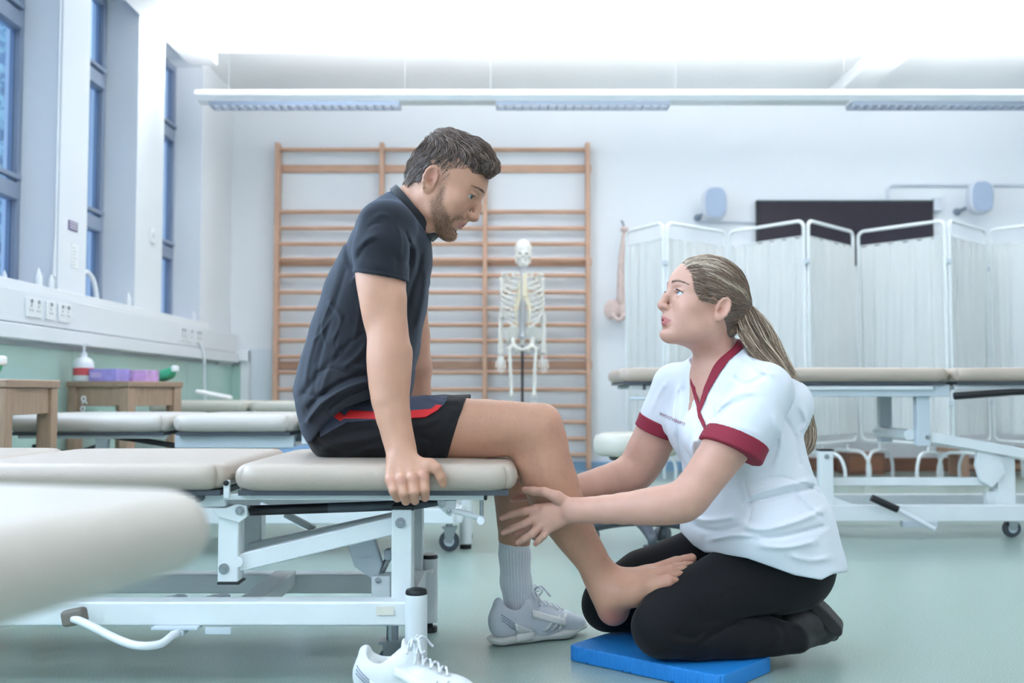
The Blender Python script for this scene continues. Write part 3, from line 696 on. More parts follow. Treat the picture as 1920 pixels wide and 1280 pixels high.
# left couch behind the man
c3 = far_couch('treatment_couch', 'grey-beige treatment couch standing between the wooden stools and the man', [(-1.985, -1.345), (-1.335, -.85), (-.84, -.22)], 4.0, 4.65, .556, .068, M_vinyl_far, 0, 0, 0)
rail_pair(c3, 'seat_rail', -1.33, -.86, 4.05, 4.57, .425, .476, m=M_grey_metal); rail_pair(c3, 'seat_rail', -.83, -.24, 4.05, 4.57, .44, .476); rail_pair(c3, 'seat_rail', -1.95, -1.36, 4.05, 4.57, .462, .476)
MB().tube([(-1.62, 4.1, .468), (-1.49, 4.1, .455), (-1.17, 4.1, .405)], [.006, .011, .013], 10).build('gas_strut', M_black, c3)
for ya in (4.08, 4.50):
    MB().bar((-1.20, ya, .36), (-.95, ya, .47), .04, .04).build('lift_arm', M_grey_metal, c3, bevel=.004)
    MB().bar((-.98, ya, .385), (-.45, ya, .475), .05, .05).build('lift_arm', mat('blue_shadow_enamel', '#93b0d2', .35), c3, bevel=.004)  # bluish shadow on this arm is painted into its enamel colour
    MB().box((-.88, ya, .22), (-.82, ya+.05, .44)).build('drop_post', M_white_metal, c3, bevel=.004)
    MB().box((-.48, ya, .17), (-.42, ya+.05, .46)).build('lift_post', M_white_metal, c3, bevel=.004)
bolt(c3, (-.955, 4.055, .39), .012)
MB().tube([(-1.92, 4.12, .43), (-1.75, 4.1, .40), (-1.63, 4.1, .44)], .007, 8).build('tilt_rod', M_dark, c3)
MB().box((-1.655, 4.08, .30), (-1.61, 4.12, .475)).build('hinge_post', M_grey_metal, c3, bevel=.003)
rail_pair(c3, 'base_beam', -1.85, -.23, 4.08, 4.55, .125, .185, .05); foot_post(c3, -.192, 4.27, .026, .02, .25); foot_post(c3, -.2, 4.58, .026, .02, .25); foot_post(c3, -1.86, 4.08, .026, .02, .25)
caster(c3, (-.255, 4.2, 0), .042); caster(c3, (-1.4, 4.1, 0), .042)
MB().bar((-1.0, 4.1, .20), (-.78, 4.1, .09), .02, .018).build('pedal_bar', M_trim, c3, bevel=.003)
MB().box((-.05-.2, 4.1, .125), (-.2, 4.55, .185)).build('base_cross_member', M_white_metal, c3, bevel=.004)
# farthest left couch
c4 = far_couch('treatment_couch', 'cream treatment couch farthest back on the left, by the green panel', [(-2.14, -1.56), (-1.55, -.9), (-.89, -.3)], 6.0, 6.62, .592, .07, M_vinyl_cream, 0, 0, 0)
rail_pair(c4, 'seat_rail', -2.1, -.32, 6.05, 6.54, .46, .51); rail_pair(c4, 'base_beam', -2.0, -.3, 6.07, 6.52, .12, .18, .05)
for xa in (-1.6, -.7):
    for ya in (6.08, 6.5): MB().box((xa, ya, .05), (xa+.06, ya+.05, .47)).build('lift_post', M_white_metal, c4, bevel=.004)
for xa in (-1.95, -.35):
    for ya in (6.1, 6.54): foot_post(c4, xa, ya, .025, .02, .22)
tw = MB(); tw.rbox((-1.93, 6.24, .60), (-1.73, 6.36, .622), .01, 3, 0)
for v in tw.v:
    v.z += max(0, (-1.73-v.x))*.2
tag(tw.build('folded_towel', M_paper, smooth=60), 'small white folded towel lying tilted on the far cream couch', 'towel')
# right couch, raised
c5 = far_couch('treatment_couch', 'raised beige treatment couch on the right in front of the curtained screens', [(.475, 1.05), (1.06, 1.935), (1.945, 2.62)], 4.5, 5.12, .752, .062, M_vinyl, 0, 0, 0)
rail_pair(c5, 'seat_rail', 1.02, 1.94, 4.54, 5.04, .625, .678, m=M_grey_metal); rail_pair(c5, 'seat_rail', 1.96, 2.58, 4.54, 5.04, .655, .678); rail_pair(c5, 'seat_rail', .52, 1.0, 4.54, 5.04, .66, .678)
MB().box((1.30, 4.525, .655), (1.86, 4.54, .672)).build('rail_lip', M_white_metal, c5, bevel=.003)
MB().tube([(1.95, 4.52, .628), (2.20, 4.52, .645), (2.6, 4.52, .655)], [.017, .015, .008], 12).build('gas_strut', M_black, c5)
for ya, dx, xx in ((4.56, 0, 1.80), (4.96, -.02, 1.80)):
    MB().box((xx+dx, ya, .405), (xx+.058+dx, ya+.05, .63)).build('drop_post', M_grey_metal, c5, bevel=.004)
    MB().bar((xx+.01+dx, ya+.03, .455), (2.55, ya+.03, .325), .04, .045).build('lift_arm', M_white_metal, c5, bevel=.004)
bolt(c5, (1.845, 4.56, .445), .011); MB().cyl((1.78, 4.6, .455), (1.78, 5.0, .455), .025, 16).build('cross_tube', M_white_metal, c5)
for ya in (4.56, 4.98):
    MB().box((1.365, ya, .14), (1.425, ya+.05, .385)).build('base_post', M_white_metal, c5, bevel=.004)
    MB().box((1.363, ya-.002, .385), (1.427, ya+.052, .392)).build('post_top_cap', M_black, c5)
bolt(c5, (1.395, 4.56, .36), .011)
w = MB(); w.prism([(2.08, 4.586, .385), (2.18, 4.586, .36), (2.20, 4.586, .28), (2.14, 4.586, .22), (2.09, 4.586, .25), (2.07, 4.586, .32)], (0, .03, 0)); w.build('actuator_plate', M_white_metal, c5, smooth=0, bevel=.003)
MB().box((2.17, 4.6, .12), (2.25, 4.68, .36)).build('lift_post', M_white_metal, c5, bevel=.004)
MB().box((2.13, 4.62, .11), (2.18, 4.66, .20)).build('actuator_bracket', M_white_metal, c5, bevel=.004)
rail_pair(c5, 'base_beam', 1.35, 2.75, 4.54, 5.02, .077, .147, .055); MB().box((1.28, 4.62, .225), (2.2, 4.66, .262)).build('base_stretcher', M_white_metal, c5, bevel=.004)
MB().tube([(1.57, 4.50, .185), (1.68, 4.49, .135)], .016, 12).build('pedal_grip', M_black, c5); MB().tube([(1.68, 4.49, .135), (1.84, 4.49, .05)], .010, 10).build('pedal_bar', M_trim, c5)
MB().box((1.72, 4.53, .052), (1.87, 4.57, .078)).build('pedal_bracket', M_grey_metal, c5, bevel=.002)
MB().bar((1.42, 4.58, .17), (1.60, 4.58, .10), .02, .03).build('brace', M_white_metal, c5, bevel=.003)
caster(c5, (2.225, 4.60, 0), .04); caster(c5, (2.37, 4.60, 0), .04); caster(c5, (1.40, 4.62, 0), .04); foot_post(c5, 1.40, 5.06, .026, .02, .12)
MB().tube([(.52, 4.52, .618), (.62, 4.51, .617), (.70, 4.51, .60), (.82, 4.55, .605)], .007, 8).build('tilt_handle', M_grey_metal, c5)
for xa in (.58, .66): MB().box((xa, 4.53, .655), (xa+.012, 4.55, .69)).build('hinge_bracket', M_dark, c5)
MB().box((.85, 4.54, .60), (1.1, 5.07, .66)).build('head_support', M_grey_metal, c5, bevel=.004)
# ---- the blurred couch nearest the camera
c6 = thing('treatment_couch', 'out-of-focus beige couch corner nearest the camera at the lower left', 'couch', (-.6, .75, 0))
o = MB().rbox((-1.30, .40, .505), (-.276, .86, .566), .030, 8, .006, .065).build('cushion', mat('near_vinyl', '#c2b9ae', .4, bump=(210, .3, .0016)), c6, smooth=180)
ang = math.radians(-13); piv = Vector((-.276, .64, .5))
for v in o.data.vertices:
    d = v.co-piv; v.co = piv+Vector((d.x*math.cos(ang)-d.y*math.sin(ang), d.x*math.sin(ang)+d.y*math.cos(ang), d.z))
MB().box((-1.3, .60, .47), (-.5, .64, .503)).build('seat_rail', M_white_metal, c6, bevel=.004)
MB().box((-1.3, .95, .47), (-.5, .99, .503)).build('seat_rail', M_white_metal, c6, bevel=.004)
for xa in (-1.25, -.75):
    for ya in (.60, .95): MB().box((xa, ya, 0.0), (xa+.05, ya+.04, .47)).build('leg', M_white_metal, c6, bevel=.004)
# ================================================================ wooden stools with things on them
def stool(label, c, ang, s, h):
    e = thing('wooden_stool', label, 'stool', (c[0], c[1], 0), 'oak side stools by the left wall')
    R = Matrix.Rotation(ang, 3, 'Z'); C = Vector((c[0], c[1], 0))
    def pt(mb):
        for v in mb.v: q = R@(v-C); v.xy = (C+q).xy
        return mb
    pt(MB().box((c[0]-s, c[1]-s, h-.03), (c[0]+s, c[1]+s, h))).build('stool_top', mat('oak_top', '#a98d78', .5, var=(7, .12), stretch=(2, 12, 12)), e, bevel=.006)
    for sx in (-1, 1):
        for sy in (-1, 1):
            x, y = c[0]+sx*(s-.035), c[1]+sy*(s-.035); pt(MB().box((x-.028, y-.028, 0), (x+.028, y+.028, h-.03))).build('leg', M_oak, e, bevel=.004)
    for sx, sy in ((1, 0), (-1, 0), (0, 1), (0, -1)):
        for z0, z1 in ((h-.125, h-.03), (.12, .17)):
            m = MB(); t = .012; L = s-.063
            if sx: m.box((c[0]+sx*(s-.03)-t, c[1]-L, z0), (c[0]+sx*(s-.03)+t, c[1]+L, z1))
            else: m.box((c[0]-L, c[1]+sy*(s-.03)-t, z0), (c[0]+L, c[1]+sy*(s-.03)+t, z1))
            pt(m).build('apron' if z1 > .3 else 'stretcher', M_oak, e, bevel=.003)
    return e
s2 = stool('oak stool carrying the sanitiser bottle and tissue boxes', (-2.02, 5.36), math.radians(-22), .205, .70)
s1 = stool('oak stool cut off by the left picture edge', (-1.93, 3.70), 0, .21, .69)
fp = P(148, 755, 5.15)
for k, (dx, dz) in enumerate(((0, .02), (.006, -.005), (-.004, -.03))):     # rough white painted marks on the stool's leg
    MB().tube([(fp.x+dx+.010*math.cos(a), 5.205, fp.z+dz+.012*math.sin(a)) for a in [i*PI/5 for i in range(10 if k != 1 else 6)]], .0035, 6, closed=(k != 1)).build('paint_mark', M_paper, s2)
e = thing('sanitiser_bottle', 'white pump bottle with red label on the stool', 'bottle', (-2.20, 5.26, .70))
c = Vector((-2.20, 5.26, .701)); M_bottle = mat('bottle_white', '#eef0f3', .35)
bt_ = MB().lathe(c, [(.044, 0), (.05, .008), (.05, .082), (.047, .10), (.036, .115), (.018, .123), (.016, .132)], 28).build('body', M_bottle, e)
MB().lathe(c, [(.0506, .030), (.0508, .032), (.0508, .066), (.0506, .068)], 28).build('label', mat('label_red', '#d2555a', .5), bt_)
pc_ = MB().lathe(c+Vector((0, 0, .131)), [(.017, 0), (.017, .016), (.006, .018), (.005, .046), (.011, .048), (.010, .058)], 18).build('pump_cap', M_bottle, e)
MB().tube([c+Vector((0, 0, .188)), c+Vector((.02, -.005, .19)), c+Vector((.04, -.01, .184))], .005, 8).build('nozzle', M_bottle, pc_)
def carton(label, c, sz, ang, m, name='tissue_box'):
    e = thing(name, label, 'box', c); R = Matrix.Rotation(ang, 3, 'Z'); C = Vector(c)
    m1 = MB().box((-sz[0]/2, -sz[1]/2, 0), (sz[0]/2, sz[1]/2, sz[2])); 
    for v in m1.v: v[:] = C+R@v
    e = m1.build('carton', m, e, bevel=.002)
    m2 = MB().lathe((0, 0, sz[2]), [(.03, 0), (.03, .001)], 18)
    for v in m2.v: v[:] = C+R@Vector((v.x*1.6, v.y*.8, v.z))
    m2.build('opening', M_paper, e)
    m3 = MB().box((-sz[0]/2+.01, -sz[1]/2-.001, sz[2]*.3), (-.01, -sz[1]/2, sz[2]*.7))
    for v in m3.v: v[:] = C+R@v
    m3.build('print_panel', mat('print_lilac', '#cdb6e6', .5), e)
carton('lilac carton on the stool beside the bottle', (-2.06, 5.24, .701), (.17, .10, .062), -.35, mat('lilac', '#a99be0', .5, var=(20, .15)))
carton('pink and purple carton on the stool beside the green packet', (-1.93, 5.34, .701), (.14, .10, .058), -.35, mat('pink_purple', '#d3a8dc', .5, var=(25, .2)))
M_gpk = mat('green_packet', '#3fae84', .35, bump=(40, .6, .004))
def packet(label, c, ang=0):
    e = thing('wipes_packet', label, 'packet', c); m = MB().rbox((-.07, -.045, 0), (.07, .045, .05), .02, 4, .01)
    for v in m.v:
        t = max(0, (v.x-.02))/.05; v.z += .03*t; v.y *= 1-.25*t; q = Matrix.Rotation(ang, 3, 'Z')@v; v[:] = Vector(c)+q
    e = m.build('pouch', M_gpk, e, smooth=180)
    m = MB().rbox((.066, -.022, .052), (.092, .022, .086), .010, 3)
    for v in m.v: q = Matrix.Rotation(ang, 3, 'Z')@v; v[:] = Vector(c)+q
    m.build('wipe', M_paper, e, smooth=180)
packet('crumpled green wipes packet on the stool with the bottle', (-1.86, 5.45, .701), -.3)
packet('green wipes packet on the stool at the left picture edge', (-1.93, 3.72, .691), -.1)
# ================================================================ folding curtain screens
def fabric_mat():
    m = mat('curtain', '#e9ecec', .9); nt = m.node_tree; b = nt.nodes['Principled BSDF']; out = nt.nodes['Material Output']
    t = nt.nodes.new('ShaderNodeBsdfTranslucent'); t.inputs[0].default_value = (.85, .86, .86, 1); mx = nt.nodes.new('ShaderNodeMixShader'); mx.inputs[0].default_value = .35
    nt.links.new(b.outputs[0], mx.inputs[1]); nt.links.new(t.outputs[0], mx.inputs[2]); nt.links.new(mx.outputs[0], out.inputs[0]); return m
M_curt = fabric_mat()
def panel(e, a, b, seed, zt=1.86, legs=True):
    a = Vector((a[0], a[1], 0)); b = Vector((b[0], b[1], 0)); d = (b-a); L = d.length; d.normalize(); n = Vector((-d.y, d.x, 0))
    a = a+d*.012; b = b-d*.012; r = .05; z0 = .28
    def p(q, z): return Vector((q.x, q.y, z))
    loop = []
    for (q, z, s0, s1) in ((a, z0, 1, 1), (b, z0, -1, 1), (b, zt, -1, -1), (a, zt, 1, -1)):
        cx, cz = q+d*(r*s0), z+r*s1; arc = []
        for k in range(6):
            t = k/5*PI/2
            arc.append((cx-d*(s0*r*math.cos(t)), cz-s1*r*math.sin(t)))
        if (s0*s1) < 0: arc.reverse()
        loop += [p(q2, z2) for q2, z2 in arc]
    fr_ = MB().tube(loop, .0125, 10, closed=True).build('screen_frame', M_white_metal, e)
    for f in (.22, .78):
        q = a+d*((b-a).length*f); MB().tube(bezier([p(q-n*.17, .012), p(q-n*.17, .11), p(q-n*.12, .2), p(q, .215), p(q+n*.12, .2), p(q+n*.17, .11), p(q+n*.17, .012)], 5), .012, 8).build('foot', M_white_metal, fr_); MB().cyl(p(q, .21), p(q, .29), .01, 8).build('foot_stem', M_white_metal, fr_)
    rr = random.Random(seed); V = []; Fc = []; nu = 90; nv = 10; L2 = (b-a).length-.02
    ph = [rr.uniform(0, 6) for _ in range(4)]; fr = [rr.uniform(50, 62), rr.uniform(85, 110), rr.uniform(20, 30)]
    for i in range(nv+1):
        z = (zt-.115)+(z0+.06-(zt-.115))*i/nv
        for j in range(nu+1):
            s = j/nu; u = s*L2; g = .6+.4*math.sin(i*.5+ph[3])
            off = .011*math.sin(fr[0]*u+ph[0]+.25*i*math.sin(5*u))+.005*g*math.sin(fr[1]*u+ph[1])+.006*math.sin(fr[2]*u+ph[2]+i*.3)
            if i == 0: off *= .8
            q = a+d*(.01+u)+n*off; V.append(p(q, z+(.008*math.sin(fr[0]*u+ph[0]) if i == 0 else 0)))
    for i in range(nv):
        for j in range(nu): k = i*(nu+1)+j; Fc.append((k, k+1, k+nu+2, k+nu+1))
    MB().add(V, Fc).build('curtain', M_curt, e, smooth=180)
    MB().tube([p(a+d*.01, zt-.11), p(b-d*.01, zt-.11)], .004, 6).build('curtain_wire', M_white_metal, fr_)
H = lambda x, Y: (P(x, 600, Y).x, Y)
fa = thing('folding_screen', 'folding screen with white curtains directly behind the woman', 'screen', (1.8, 7.5, 0), 'folding curtain screens')
for i, (q, r2) in enumerate(((H(1174, 7.74), H(1246, 7.3)), (H(1250, 7.3), H(1363, 7.74)), (H(1367, 7.74), H(1512, 7.2)), (H(1516, 7.2), H(1603, 7.74)))): panel(fa, q, r2, i+1)
fb = thing('folding_screen', 'folding screen with white curtains at the right picture edge', 'screen', (3.2, 7.5, 0), 'folding curtain screens')
for i, (q, r2) in enumerate(((H(1609, 7.74), H(1778, 7.2)), (H(1782, 7.2), H(1852, 7.66)), (H(1856, 7.66), H(2010, 7.2)))): panel(fb, q, r2, i+11)
for e, x, Y in ((fa, 1248, 7.3), (fa, 1514, 7.2), (fb, 1780, 7.2), (fb, 1854, 7.66)):
    for z in (1.55, .55):
        c = P(x, 600, Y); MB().box((c.x-.02, Y-.02, z), (c.x+.02, Y+.012, z+.035)).build('hinge', M_grey_metal, e, bevel=.003)
# low benches behind the screens
def bench(label, x0, x1, y0, y1, h):
    e = thing('wooden_bench', label, 'bench', ((x0+x1)/2, y0, 0)); MB().box((x0, y0, h-.035), (x1, y1, h)).build('bench_top', M_pine_h, e, bevel=.005)
    for x in (x0+.08, x1-.16):
        for y in (y0+.02, y1-.06): MB().box((x, y, 0), (x+.07, y+.04, h-.035)).build('leg', M_pine, e, bevel=.003)
    MB().box((x0+.15, (y0+y1)/2-.015, .05), (x1-.16, (y0+y1)/2+.015, .09)).build('stretcher', M_pine_h, e, bevel=.003)
bench('low pine bench behind the right folding screen', 3.35, 5.3, 7.85, 8.12, .215)
bx = thing('wooden_box', 'dark brown wooden block on the floor behind the left folding screen', 'box', (2.75, 8.2, 0)); MB().box((2.62, 8.05, 0), (2.92, 8.3, .17)).build('block', M_skirt, bx, bevel=.006); MB().box((2.64, 8.045, .03), (2.90, 8.05, .14)).build('front_panel', mat('brown_panel', '#a26f54', .5), bx, bevel=.002)
# ================================================================ round stool on casters
sx, sy = .515, 4.25
e = thing('rolling_stool', 'round cream stool on five black casters behind the woman', 'stool', (sx, sy, 0))
MB().lathe((sx, sy, .385), [(.155, 0), (.172, .01), (.178, .03), (.178, .06), (.17, .082), (.14, .092), (.05, .096)], 40).build('seat', M_vinyl_cream, e, smooth=60)
MB().lathe((sx, sy, .366), [(.11, 0), (.12, .019)], 24).build('seat_plate', M_black, e)
MB().cyl((sx, sy, .1), (sx, sy, .37), .022, 16).build('gas_column', M_dark, e); MB().cyl((sx, sy, .1), (sx, sy, .25), .03, 16).build('column_sleeve', M_dark, e)
for k in range(5):
    a = math.radians(203+72*k); t = Vector((sx+.27*math.cos(a), sy+.27*math.sin(a), 0)); m = Vector((sx+.14*math.cos(a), sy+.14*math.sin(a), .115))
    MB().tube(bezier([(sx, sy, .125), m, (t.x, t.y, .085), (t.x, t.y, .06)], 5), [.03-.001*i for i in range(16)], 10).build('leg', M_dark, e)
    for s in (-1, 1):
        q = Vector((-math.sin(a), math.cos(a), 0))*(.016*s); MB().tube([t+q*.5+Vector((0, 0, .03)), t+q*1.8+Vector((0, 0, .03))], [.03, .028], 18).build('caster_wheel', M_dark, e)
# ================================================================ people: shared builders
def skin_mat(name, rough=.48): return mat(name, '#d8b09b', rough, attr='tint', var=(35, .035), bump=(420, .10, .0006), sss=.12)
def painter(base, spots, vary=.02):
    base = np.array(lin(base))
    def f(V):
        C = np.tile(base, (len(V), 1))
        g = np.sin(V[:, 0]*61+1)*np.sin(V[:, 2]*53)*np.sin(V[:, 1]*47+2); C *= (1+vary*g)[:, None]
        for s in spots:
            c, r, col, a = s[:4]; hard = s[4] if len(s) > 4 else 0
            if callable(c): w = c(V)
            else:
                d = np.linalg.norm(V-V3(c), axis=1)/r; w = np.clip((1-d)/(1-hard+1e-6), 0, 1); w = w*w*(3-2*w)
            C = C*(1-(w*a)[:, None])+np.array(lin(col))*(w*a)[:, None]
        return C
    return f
def pxmask(poly, soft, Ymax=99, Ymin=-99):                   # colour region given as a pixel polygon on depths below Ymax
    def f(V):
        px, py = proj(V[:, 0], V[:, 1], V[:, 2]); d = poly2(px, py, poly); return np.clip(.5-d/(2*soft), 0, 1)*((V[:, 1] < Ymax) & (V[:, 1] > Ymin))
    return f
class Frame:
    def __init__(s, O, f, n, u, sc=1.0): s.O = Vector(O); s.f = Vector(f).normalized(); s.n = Vector(n).normalized(); s.u = Vector(u).normalized(); s.sc = sc
    def __call__(s, x, y, z): return s.O+(s.f*x+s.n*y+s.u*z)*s.sc
    def R(s): return [tuple(s.f), tuple(s.n), tuple(s.u)]
def head_frame(O, sign, pitch, yaw, roll, sc):                # sign +1 looks to +X; pitch>0 looks down; yaw>0 turns to the camera
    M = Matrix.Rotation(-yaw*sign, 3, 'Z') @ Matrix.Rotation(pitch*sign, 3, 'Y') @ Matrix.Rotation(roll*sign, 3, 'X')
    return Frame(O, M@Vector((sign, 0, 0)), M@Vector((0, -1, 0)), M@Vector((0, 0, 1)), sc)
def head_ops(H, g):
    s = H.sc; R = H.R(); o = []
    E = lambda c, r, k=.012, kind='u', rot=None: o.append(ell(H(*c), [x*s for x in r], k*s, kind, R if rot is None else rot))
    Cn = lambda a, b, ra, rb, k=.008, kind='u', sq=None: o.append(cone(H(*a), H(*b), ra*s, rb*s, k*s, kind, sq))
    jw = g.get('jaw', 1.0); ch = g.get('chin', (.080, -.096)); nz = g.get('nose', 1.0); mo = g.get('mouth_open', .003); lip = g.get('lip', 1.0)
    cb = g.get('back', 0.0); E((.000+cb/2, 0, .047), (.094-cb/2, .076, .084)); E((.036, 0, .044), (.062, .063, .058), .03)
    E((.040, 0, -.022), (.052, .058*jw, .066), .03)
    for t in (-1, 1):
        Cn((.004, t*.050*jw, -.038), (.026, t*.047*jw, ch[1]+.021), .017, .016, .03); Cn((.026, t*.046*jw, ch[1]+.021), (ch[0]-.012, t*.014, ch[1]+.003), .015, .014, .025)
        E((.062, t*.047, -.010), (.021, .018, .020), .025); E((.046, t*.038, -.04), (.026, .021, .026), .03)
        Cn((.088, t*.010, .0385), (.070, t*.046, .034), g.get('brow', .0105), .0085, .016)
    E((ch[0], 0, ch[1]), (.017, .019, .016), .02)
    E((.066, 0, g.get('mouth_z', -.0575)+.003), (.030, .027, .022), .02); E((.030, 0, ch[1]+.016), (.042, .036*jw, .018), .03)
    # eyes: socket, lid bulge, opening
    for t in (-1, 1):
        E((.100, t*.031, .017), (.016, .016, .0105), .012, 's')
        E((.0795, t*.0315, .016), (.0142, .0145, .0142), .007)
        R2 = [tuple(H.f), tuple((H.n+H.u*(-.10*t)).normalized()), tuple((H.u+H.n*(.10*t)).normalized())]
        E((.0885, t*.0330, g.get('eye_z', .0155)), (.0135, .0150, g.get('eye_h', .0042)), .0016, 's', R2)
        Cn((.0935, t*.020, .0225), (.086, t*.045, .0225), .0022, .002, .006)
    # nose
    nt = g.get('nose_tip', (.1185, -.021)); nb = g.get('nose_root', (.0945, .024))
    Cn((nb[0], 0, nb[1]), ((nb[0]+nt[0])/2-.001, 0, (nb[1]+nt[1])/2+.003), .0085*nz, .009*nz, .010); Cn(((nb[0]+nt[0])/2-.001, 0, (nb[1]+nt[1])/2+.003), (nt[0]-.009, 0, nt[1]+.001), .009*nz, .0102*nz, .006)
    E((nt[0]-.0085, 0, nt[1]), (.0095*nz, .0095*nz, .0088*nz), .006)
    for t in (-1, 1):
        E((nt[0]-.0185, t*.0118*nz, nt[1]-.002), (.0105*nz, .0062*nz, .0078*nz), .006)
        E((nt[0]-.0145, t*.0070, nt[1]-.0105), (.0055, .0030, .0036), .002, 's')
    Cn((nt[0]-.010, 0, nt[1]-.007), (nt[0]-.020, 0, nt[1]-.010), .0042, .005, .005)
    # mouth
    mz = g.get('mouth_z', -.0575); mx = g.get('mouth_x', .1005)
    E((mx-.012, 0, mz+.012), (.016, .020, .012), .012)
    for t in (-1, 1):
        Cn((mx+.001, t*.003, mz+.0045+mo), (mx-.0190, t*.0262, mz+.0008), .0046*lip, .0026, .004)
        Cn((mx-.0015, 0, mz-.0055-mo), (mx-.0190, t*.0255, mz-.0010), .0052*lip, .0026, .004)
        if mo > .002: o.append(cone(H(mx+.002, 0, mz-mo*.2), H(mx-.018, t*.0235, mz+.0005), (mo+.0008)*s, .0013*s, .0015*s, 's'))
        else: o.append(cone(H(mx+.006, 0, mz), H(mx-.012, t*.022, mz), .0014*s, .0010*s, .002*s, 's'))
    E((mx-.003, 0, mz-.0175), (.008, .020, .004), .012, 's')
    # ears
    for t in (-1, 1):
        A = (H.n*t+H.f*.28).normalized(); up = (H.u-H.f*.22); up = (up-A*up.dot(A)).normalized(); fw = up.cross(A); RR = [tuple(fw), tuple(A), tuple(up)]
        c = H(-.008, t*.0745, .002); e = g.get('ear', 1.0)*s
        o.append(ell(c, (.0165*e, .0065*e, .030*e), .006*s, 'u', RR)); o.append(ell(c-up*.020*e+fw*.003*e, (.009*e, .0055*e, .011*e), .006*s, 'u', RR))
        rim = [c+fw*(.0145*e*math.cos(a))*(-1 if fw.dot(H.f) > 0 else 1)+up*(.0275*e*math.sin(a)+.001)+A*.0045*e for a in [math.radians(x) for x in (-55, -25, 5, 35, 65, 95, 125, 155, 178)]]
        o.extend(chain([(p, .0036*e) for p in rim], .003*s))
        ff = fw if fw.dot(H.f) > 0 else -fw
        o.append(ell(c+A*.008*e+ff*.002*e+up*.004*e, (.0095*e, .0075*e, .0165*e), .003*s, 's', RR)); o.append(ell(c+A*.007*e+ff*.004*e-up*.006*e, (.0085*e, .0105*e, .009*e), .003*s, 's', RR))
        o.append(ell(c+A*.003*e+ff*.0125*e-up*.004*e, (.0045*e, .004*e, .006*e), .004*s, 'u', RR))
    return o
def eye_ball(e, H, t, gaze, iris):
    c = H(.0795, t*.0315, .016); r = .01285*H.sc; d = Vector(gaze).normalized(); q = d.to_track_quat('Z', 'Y').to_matrix()
    V = []; C = []; n = 28; rings = 22
    for i in range(rings+1):
        a = PI*(i/rings)**1.35
        for k in range(n):
            b = 2*PI*k/n; V.append(c+q@Vector((math.sin(a)*math.cos(b), math.sin(a)*math.sin(b), math.cos(a)))*r)
            dg = math.degrees(a); C.append(lin('#0b0a0b') if dg < 11 else (lin(iris) if dg < 25 else (lin('#3b4048') if dg < 28 else lin('#d4d1d4'))))
    Fc = [(i*n+k, (i+1)*n+k, (i+1)*n+(k+1) % n, i*n+(k+1) % n) for i in range(rings) for k in range(n)]
    me = bpy.data.meshes.new('eye'); me.from_pydata([tuple(v) for v in V], [], Fc); a = me.color_attributes.new('tint', 'FLOAT_COLOR', 'POINT')
    a.data.foreach_set('color', np.array([(*x, 1) for x in C], np.float32).ravel())
    return finish('eye', me, mat('eye_surface', '#ffffff', .08, attr='tint', coat=.6), e, 180)
def strands(name, paths, r0, cols, m, parent, sides=3, tip=.15, kind='stuff'):
    Vs = []; Qs = []; Cs = []; off = 0
    for p, c in zip(paths, cols):
        p = np.asarray(p, float); n = len(p)
        if n < 3: continue
        t = np.gradient(p, axis=0); t /= np.linalg.norm(t, axis=1, keepdims=True)+1e-9
        ref = np.array([.31, .87, .38]); a = np.cross(t, ref); a /= np.linalg.norm(a, axis=1, keepdims=True)+1e-9; b = np.cross(t, a)
        s = np.linspace(0, 1, n); rr = (r0*(1-(1-tip)*s**2))[:, None]
        ring = np.stack([p+rr*(a*math.cos(2*PI*k/sides)+b*math.sin(2*PI*k/sides)) for k in range(sides)], 1).reshape(-1, 3)
        i, k = np.meshgrid(np.arange(n-1), np.arange(sides), indexing='ij'); k2 = (k+1) % sides
        Q = np.stack([i*sides+k, i*sides+k2, (i+1)*sides+k2, (i+1)*sides+k], -1).reshape(-1, 4)
        Vs.append(ring); Qs.append(Q+off); Cs.append(np.tile(c, (len(ring), 1))); off += len(ring)
    V = np.concatenate(Vs); me = np_mesh(name, V, np.concatenate(Qs)); at = me.color_attributes.new('tint', 'FLOAT_COLOR', 'POINT')
    C = np.ones((len(me.vertices), 4), np.float32); C[:, :3] = np.concatenate(Cs); at.data.foreach_set('color', C.ravel())
    return finish(name, me, m, parent, 180, 0, None)
def sample_surface(me, count, seed, keep=None):
    rs = np.random.RandomState(seed); n = len(me.polygons); area = np.zeros(n, np.float32); me.polygons.foreach_get('area', area)
    cen = np.zeros(n*3, np.float32); me.polygons.foreach_get('center', cen); cen = cen.reshape(-1, 3); nor = np.zeros(n*3, np.float32); me.polygons.foreach_get('normal', nor); nor = nor.reshape(-1, 3)
    w = area.copy()
    if keep is not None: w = w*keep(cen, nor)
    if w.sum() <= 0: return np.zeros((0, 3)), np.zeros((0, 3))
    i = rs.choice(n, count, p=w/w.sum()); return cen[i]+rs.normal(0, .0012, (count, 3)), nor[i]
BVC = {}
def bvh(me):
    if me.name not in BVC: BVC[me.name] = BVHTree.FromPolygons([v.co for v in me.vertices], [tuple(p.vertices) for p in me.polygons])
    return BVC[me.name]
def comb(me, pts, nor, flow, steps, step, lift, rs, jitter=.15):   # strands that follow a flow over the surface
    bv = bvh(me); out = []
    for p, nn in zip(pts, nor):
        q = Vector(p); path = []; jit = Vector(rs.normal(0, jitter, 3)); lf = lift*rs.uniform(.4, 1.3); st_n = steps if isinstance(steps, int) else rs.randint(*steps)
        for i in range(st_n):
            hit = bv.find_nearest(q)
            if hit[0] is None: break
            n = hit[1]; path.append(tuple(hit[0]+n*(lf*math.sin(PI*min(1, (i+.4)/st_n)*.75)-.0004)))
            d = flow(hit[0], n)+jit; d = d-n*d.dot(n)
            if d.length < 1e-6: break
            q = hit[0]+d.normalized()*step
        out.append(path)
    return out
